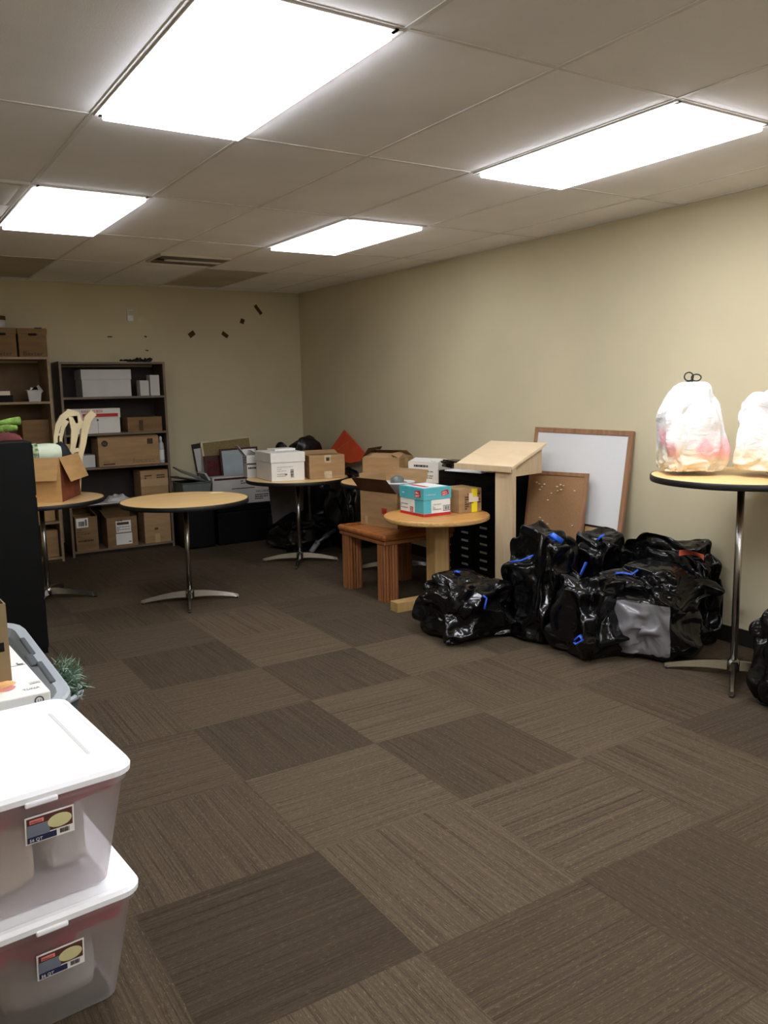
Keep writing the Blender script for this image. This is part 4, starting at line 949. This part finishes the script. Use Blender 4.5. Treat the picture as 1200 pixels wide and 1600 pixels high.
# ------------------------------------------------------------------ white bags on the tall table
ZT = 1.0712
t = bag('plastic_bag', 'white drawstring bag with pink contents and black cord on the tall table', 'bag', (3.685, 2.80, ZT), .168, .168, .475, 31.3, m='wbagA', rz=R_(-35), amp=.2, e=.6, top=.62, under=.98, grow=1.12)
c0 = V((.0, .0, .472))
def ring(cx, cz, r, tilt, n=22): return [c0+V((cx+r*cos(2*pi*k/n)*cos(tilt), cx*.4+r*cos(2*pi*k/n)*sin(tilt)*.8, cz+r*.72*sin(2*pi*k/n))) for k in range(n+1)]
MB().tube(ring(-.018, .030, .030, .5), .0034, 8).tube(ring(.026, .024, .024, -.3), .0034, 8).tube(ring(.004, .018, .016, 1.2), .0034, 8).build('drawstring', M['cord'], t)
MB().tube([c0+V((0, 0, .01)), c0+V((-.03, .02, 0)), c0+V((-.05, .03, -.012))], .0032, 8).tube([c0+V((0, 0, .01)), c0+V((-.005, -.03, -.01)), c0+V((-.02, -.05, -.03))], .0032, 8).build('cord_end', M['cord'], t)
t = bag('plastic_bag', 'white knotted shopping bag at the right photo edge on the tall table', 'bag', (3.888, 2.462, ZT), .178, .172, .44, 35.9, m='wbagB', rz=R_(20), amp=.25, e=.8, top=.6, under=.85, grow=1.14)
def ear(s):
    def fn(u, v):
        w_ = .06*(1-.3*v)*(1 if v > .1 else .8); return V((s*(.03+.05*v)+w_*(u-.5)*.6, w_*(u-.5), .38+.16*v + .012*noise.noise(V((u*6, v*6, s)))))
    return fn
for s_ in (-1, 1): MB().grid(12, 16, ear(s_)).build('bag_handle', M['wbagB'], t)
bag_face = V((-.85, -.53, 0)); bag_side = V((.53, -.85, 0))
MB().tube([bag_face*(.125-.02*abs(k-4)/4) + bag_side*(-.03+.022*k) + V((0, 0, .345-.03*sin(pi*k/8))) for k in range(9)], [.003, .007, .010, .012, .013, .012, .010, .007, .003], 8, flat=.3).build('printed_swoosh', M['swoosh'], t)
frB = (V((-.02, -.155, .16)), V((.97, .1, 0)).normalized(), V((0, .25, .97)).normalized(), V((.05, -.97, .25)).normalized())
# ------------------------------------------------------------------ foreground storage bins
def rrect(w, d, r, n=6):
    pts = []
    for cx, cy, a0 in ((w/2-r, d/2-r, 0), (-w/2+r, d/2-r, pi/2), (-w/2+r, -d/2+r, pi), (w/2-r, -d/2+r, 1.5*pi)):
        for k in range(n+1): a = a0+pi/2*k/n; pts.append((cx+r*cos(a), cy+r*sin(a)))
    return pts
def loft(secs, closed_top=True, closed_bottom=True, smooth=False):
    """secs: list of (w,d,r,z)"""
    b = MB(); vs = []; fs = []; n = None
    for w, d, r, z in secs:
        p = rrect(w, d, r); n = len(p); vs += [(x, y, z) for x, y in p]
    for i in range(len(secs)-1):
        for k in range(n): k2 = (k+1) % n; fs.append((i*n+k, i*n+k2, (i+1)*n+k2, (i+1)*n+k))
    if closed_bottom: fs.append(tuple(range(n))[::-1])
    if closed_top: fs.append(tuple((len(secs)-1)*n+k for k in range(n)))
    bv, out = b._m(vs, fs)
    for f in out:
        if len(f.verts) == 4: f.smooth = smooth
    return b
def storage_bin(label, z, lidc, seed, x=.275, y=2.25, rz=R_(5)):
    t = thing('storage_bin', label, 'storage bin', (x, y, z), rz, 'clear bins with white lids')
    W, D, H = .425, .585, .315
    loft([(W-.15, D-.13, .03, .0), (W-.125, D-.105, .04, .006), (W-.035, D-.035, .045, H-.045), (W-.018, D-.018, .05, H-.040), (W-.012, D-.012, .05, H-.008)], closed_top=False, smooth=True).build('bin_body', M['frost'], t)
    l = loft([(W-.01, D-.01, .05, H-.022), (W+.002, D+.002, .055, H-.020), (W+.004, D+.004, .055, H-.006), (W-.008, D-.008, .05, H+.004), (W-.03, D-.03, .045, H+.006), (W-.04, D-.04, .045, H+.0045), (W-.10, D-.10, .03, H+.0045)], smooth=False).build('lid', M['lidwhite'], t)
    for sx in (-1, 1): MB().box((sx*(W/2-.075), 0, H+.0022), (.012, D-.24, .006), bevel=.0025).build('lid_rib', M['whitedim'], l)
    for sy in (-1, 1): MB().box((-.015, sy*(D/2+.001), H-.024), (.075, .010, .014), bevel=.004).build('latch', M['lidwhite'], t)
    return t, W, D, H
def sticker(t, W, D, zc, slope=.13):
    o = V((-W/2, -D/2+.0495, 0)); n = V((0, -1, -slope)).normalized(); u = V((0, -slope, 1)).normalized(); fr = (o, V((1, 0, 0)), u, n)
    x0 = W/2-.052; y0 = zc
    decal(t, fr, x0, x0+.112, y0, y0+.072, M['white'], 'sticker', off=.004)
    decal(t, fr, x0+.004, x0+.108, y0+.022, y0+.068, M['tagbrown'], 'sticker_photo', off=.005); decal(t, fr, x0+.004, x0+.055, y0+.020, y0+.05, M['taggrey'], 'sticker_photo', off=.006)
    o_, r_, u_, n_ = fr; bb = MB(); c_ = o_+n_*.007+r_*(x0+.078)+u_*(y0+.044)
    bb.poly([c_ + r_*.028*cos(a) + u_*.018*sin(a) for a in [2*pi*k/20 for k in range(20)]], n_, .0004); bb.build('sticker_photo', M['tagcream'], t)
    decal(t, fr, x0+.004, x0+.07, y0+.004, y0+.019, M['tagblue'], 'sticker_band', off=.006); text(t, fr, '56 QT', x0+.008, y0+.007, .011, M['white'], off=.0075)
    decal(t, fr, x0+.010, x0+.042, y0+.054, y0+.064, M['food_pink'], 'sticker_logo', off=.0065); text(t, fr, 'STERILITE', x0+.012, y0+.0565, .006, M['red'], off=.008)
    bars(t, fr, x0+.078, x0+.1, y0+.006, y0+.018, M['print'], 7, off=.005)
t, W, D, H = storage_bin('lower of two stacked clear bins with white lids, on the carpet', 0, None, 3)
sticker(t, W, D, .155)
def pile(t, z0, z1, seed, m, name, rx=.16, ry=.235, amp=.25, lx=0, ly=0):
    lump(rx, ry, z1-z0, seed, amp, e=.38).build(name, M[m], t, (lx, ly, z0))
def frill(t, W, D, H, seed, drop):
    """cloth packed against the inside of the bin walls, ragged lower edge"""
    per = rrect(1, 1, .11, 6); n = len(per); P_ = []
    for k in range(n):
        a, b_ = V(per[k]), V(per[(k+1) % n]); m_ = 16 if (b_-a).length > .3 else 1
        P_ += [a.lerp(b_, q/m_) for q in range(m_)]
    N = len(P_)
    def fn(u, v):
        k = int(round(u*N)) % N; x, y = P_[k]; dz = drop*(.55+.5*abs(noise.noise(V((x*7, y*7, seed))))+.35*noise.noise(V((x*3, y*3, seed+4))))
        z = H-.012-dz*v; f = z/H; w_ = W-.13+.085*f-.004; d_ = D-.11+.065*f-.004; wv = .006*noise.noise(V((x*22, y*22, v*3+seed)))
        return V((x*(w_+wv), y*(d_+wv), z))
    MB().grid(N, 10, fn, wrap=True).build('pink_fabric', M['pink'], t)
    MB().box((0, 0, H-.02), (W-.09, D-.09, .008)).build('folded_top_cloth', M['pink'], t)
pile(t, .008, .22, 2.2, 'whitedim', 'white_contents', .12, .20, .08); frill(t, W, D, H, 3.0, .12)
t, W, D, H = storage_bin('upper of two stacked clear bins with white lids, pink frill inside', .3225, None, 4)
sticker(t, W, D, .185)
frill(t, W, D, H, 7.0, .085)
pile(t, .008, .20, 6.1, 'cream', 'cream_contents', .07, .18, .1, lx=-.08); pile(t, .008, .18, 4.6, 'white', 'white_contents', .05, .14, .1, lx=.08)

# ------------------------------------------------------------------ grey totes behind
t = thing('grey_tote', 'large grey plastic tote with slotted rim behind the clear bins', 'storage tote', (.13, 3.18, 0))
def tote(secs, n_, m_): return loft(secs, closed_top=False, smooth=True).build(n_, M[m_], t)
loft([(.60, 1.02, .12, .002), (.70, 1.11, .16, .51), (.70, 1.11, .16, .56), (.68, 1.09, .15, .56), (.67, 1.08, .15, .51), (.57, .99, .11, .02)], closed_top=True).build('tote_body', M['greyplastic'], t)
loft([(.702, 1.112, .16, .54), (.775, 1.19, .19, .545), (.78, 1.195, .19, .592), (.765, 1.18, .18, .600), (.70, 1.115, .16, .594), (.675, 1.085, .15, .561)], closed_top=False, closed_bottom=False).build('rim', M['greyplastic'], t)
for y0, y1 in ((.02, .25), (-.34, -.10)): MB().box((.352, (y0+y1)/2, .597), (.020, y1-y0, .012), bevel=.004).build('handle_slot', M['greydark'], t)
MB().box((.337, -.04, .593), (.030, .13, .014), bevel=.006).build('handle_slot', M['greydark'], t)
t = carton('printed_carton', 'big white printed food carton standing in the grey tote', (.165, 2.955, .0205), R_(2.8), .52, .64, .615, 'white')
fr = face(.52, .64, .615, 'top'); fr = (fr[0]+V((0, 0, 0)), fr[1], fr[2], fr[3])
def blob(fr, cx, cy, rx, ry, m_, name, off, seed=0):
    o, r, u, n = fr; p = o+n*off+r*cx+u*cy; b_ = MB()
    b_.poly([p + r*rx*cos(a)*(1+.12*sin(3*a+seed)) + u*ry*sin(a)*(1+.1*cos(2*a+seed)) for a in [2*pi*k/28 for k in range(28)]], n, .0004); b_.build(name, M[m_], t)
blob(fr, .33, .10, .10, .045, 'food_cream', 'food_print', .0012, 1); blob(fr, .405, .105, .032, .03, 'food_pink', 'food_print', .0018, 2); blob(fr, .40, .150, .046, .04, 'food_tan', 'food_print', .0024, 3)
lines(t, fr, .385, .42, .40, .46, 4, M['print'], 41, fill=.2); text(t, fr, 'TUNA', .45, .045, .018, M['taggrey']); lines(t, fr, .49, .515, .32, .35, 2, M['print'], 42, fill=.4); lines(t, fr, .48, .515, .09, .115, 2, M['printlt'], 43, fill=.3)
fr = face(.52, .64, .615, 'front'); o_, r_, u_, n_ = fr; bb = MB(); c_ = o_+r_*.485+u_*.592+n_*.0015
for a in range(24):
    a0, a1 = 2*pi*a/24, 2*pi*(a+1)/24
    bb.poly([c_+r_*.014*cos(a0)+u_*.014*sin(a0), c_+r_*.014*cos(a1)+u_*.014*sin(a1), c_+r_*.0105*cos(a1)+u_*.0105*sin(a1), c_+r_*.0105*cos(a0)+u_*.0105*sin(a0)], n_, .0004)
bb.build('round_symbol', M['print'], t); text(t, fr, 'U', .4805, .586, .014, M['print'])
t = carton('tan_carton', 'tan cardboard carton on the white carton at the left photo edge', (.20, 2.93, .6362), R_(3), .30, .24, .255, 'card_grey', top='open', flaps=(('back', 8, .06),))
decal(t, face(.30, .24, .235, 'front'), .255, .285, .10, .13, M['dark'], 'hand_hole')

# round bucket with frosted pine garland
t = thing('grey_bucket', 'round dark bucket with a pale grey rim on the carpet', 'bucket', (.625, 3.84, 0))
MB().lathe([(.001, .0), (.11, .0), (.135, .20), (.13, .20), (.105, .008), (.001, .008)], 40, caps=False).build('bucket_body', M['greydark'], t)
MB().lathe([(.132, .19), (.15, .192), (.155, .205), (.15, .215), (.132, .213)], 40, caps=False).build('rim', M['greyplastic'], t)
t = thing('pine_garland', 'frosted artificial pine garland bunched in the grey bucket', 'garland', (.635, 3.86, .0085))
gr = random.Random(9); stems = MB(); nd = [MB(), MB()]
for k in range(58):
    az = gr.uniform(0, 2*pi); el = gr.uniform(.15, 1.3); ln = gr.uniform(.10, .19)
    p0 = V((gr.uniform(-.04, .04), gr.uniform(-.04, .04), .17)); dr = V((cos(az)*cos(el), sin(az)*cos(el), sin(el)))
    p1 = p0 + dr*ln; stems.tube([p0, p1], .002, 5)
    for q in range(90):
        f = gr.random(); p = p0.lerp(p1, f); rv = V((gr.gauss(0, 1), gr.gauss(0, 1), gr.gauss(0, 1))).normalized()
        nv_ = (dr*.7 + rv).normalized()*gr.uniform(.032, .06); sd = nv_.cross(rv+V((.01, .3, .2))).normalized()*.0021
        nd[1 if gr.random() < .28 else 0]._m([p-sd, p+sd, p+nv_], [(0, 1, 2)])
stems.tube([(0, 0, 0), (0, 0, .18)], .012, 8); stems.build('stems', M['pine'], t)
nd[0].build('needles', M['pine'], t); nd[1].build('frosted_needles', M['pinefrost'], t)

# ------------------------------------------------------------------ world, camera, look
w = bpy.data.worlds.new('World'); bpy.context.scene.world = w; w.use_nodes = True
w.node_tree.nodes['Background'].inputs[0].default_value = (.9, .85, .8, 1); w.node_tree.nodes['Background'].inputs[1].default_value = .05
yaw, pitch, roll, fpx = .5664, -.1497, -.0193, 1294.2
cy, sy, cp, sp = cos(yaw), sin(yaw), cos(pitch), sin(pitch)
f = V((sy*cp, cy*cp, sp)); r = V((cy, -sy, 0)); u = r.cross(f)
r2 = r*cos(roll) + u*sin(roll); u2 = -r*sin(roll) + u*cos(roll)
cam = bpy.data.cameras.new('Camera'); co = bpy.data.objects.new('Camera', cam); C.objects.link(co)
co.matrix_world = Matrix(((r2.x, u2.x, -f.x, 0), (r2.y, u2.y, -f.y, 0), (r2.z, u2.z, -f.z, 1.55), (0, 0, 0, 1)))
cam.sensor_fit = 'VERTICAL'; cam.sensor_height = 24; cam.lens = fpx/1600*24; cam.clip_start = .05
bpy.context.scene.camera = co
sc = bpy.context.scene
sc.view_settings.view_transform = 'Standard'; sc.view_settings.look = 'None'; sc.view_settings.exposure = .38; sc.view_settings.gamma = .93
try:
    sc.cycles.use_denoising = True; sc.cycles.max_bounces = 8; sc.cycles.adaptive_threshold = .025; sc.cycles.sample_clamp_indirect = 6; sc.cycles.transparent_max_bounces = 12
except Exception: pass
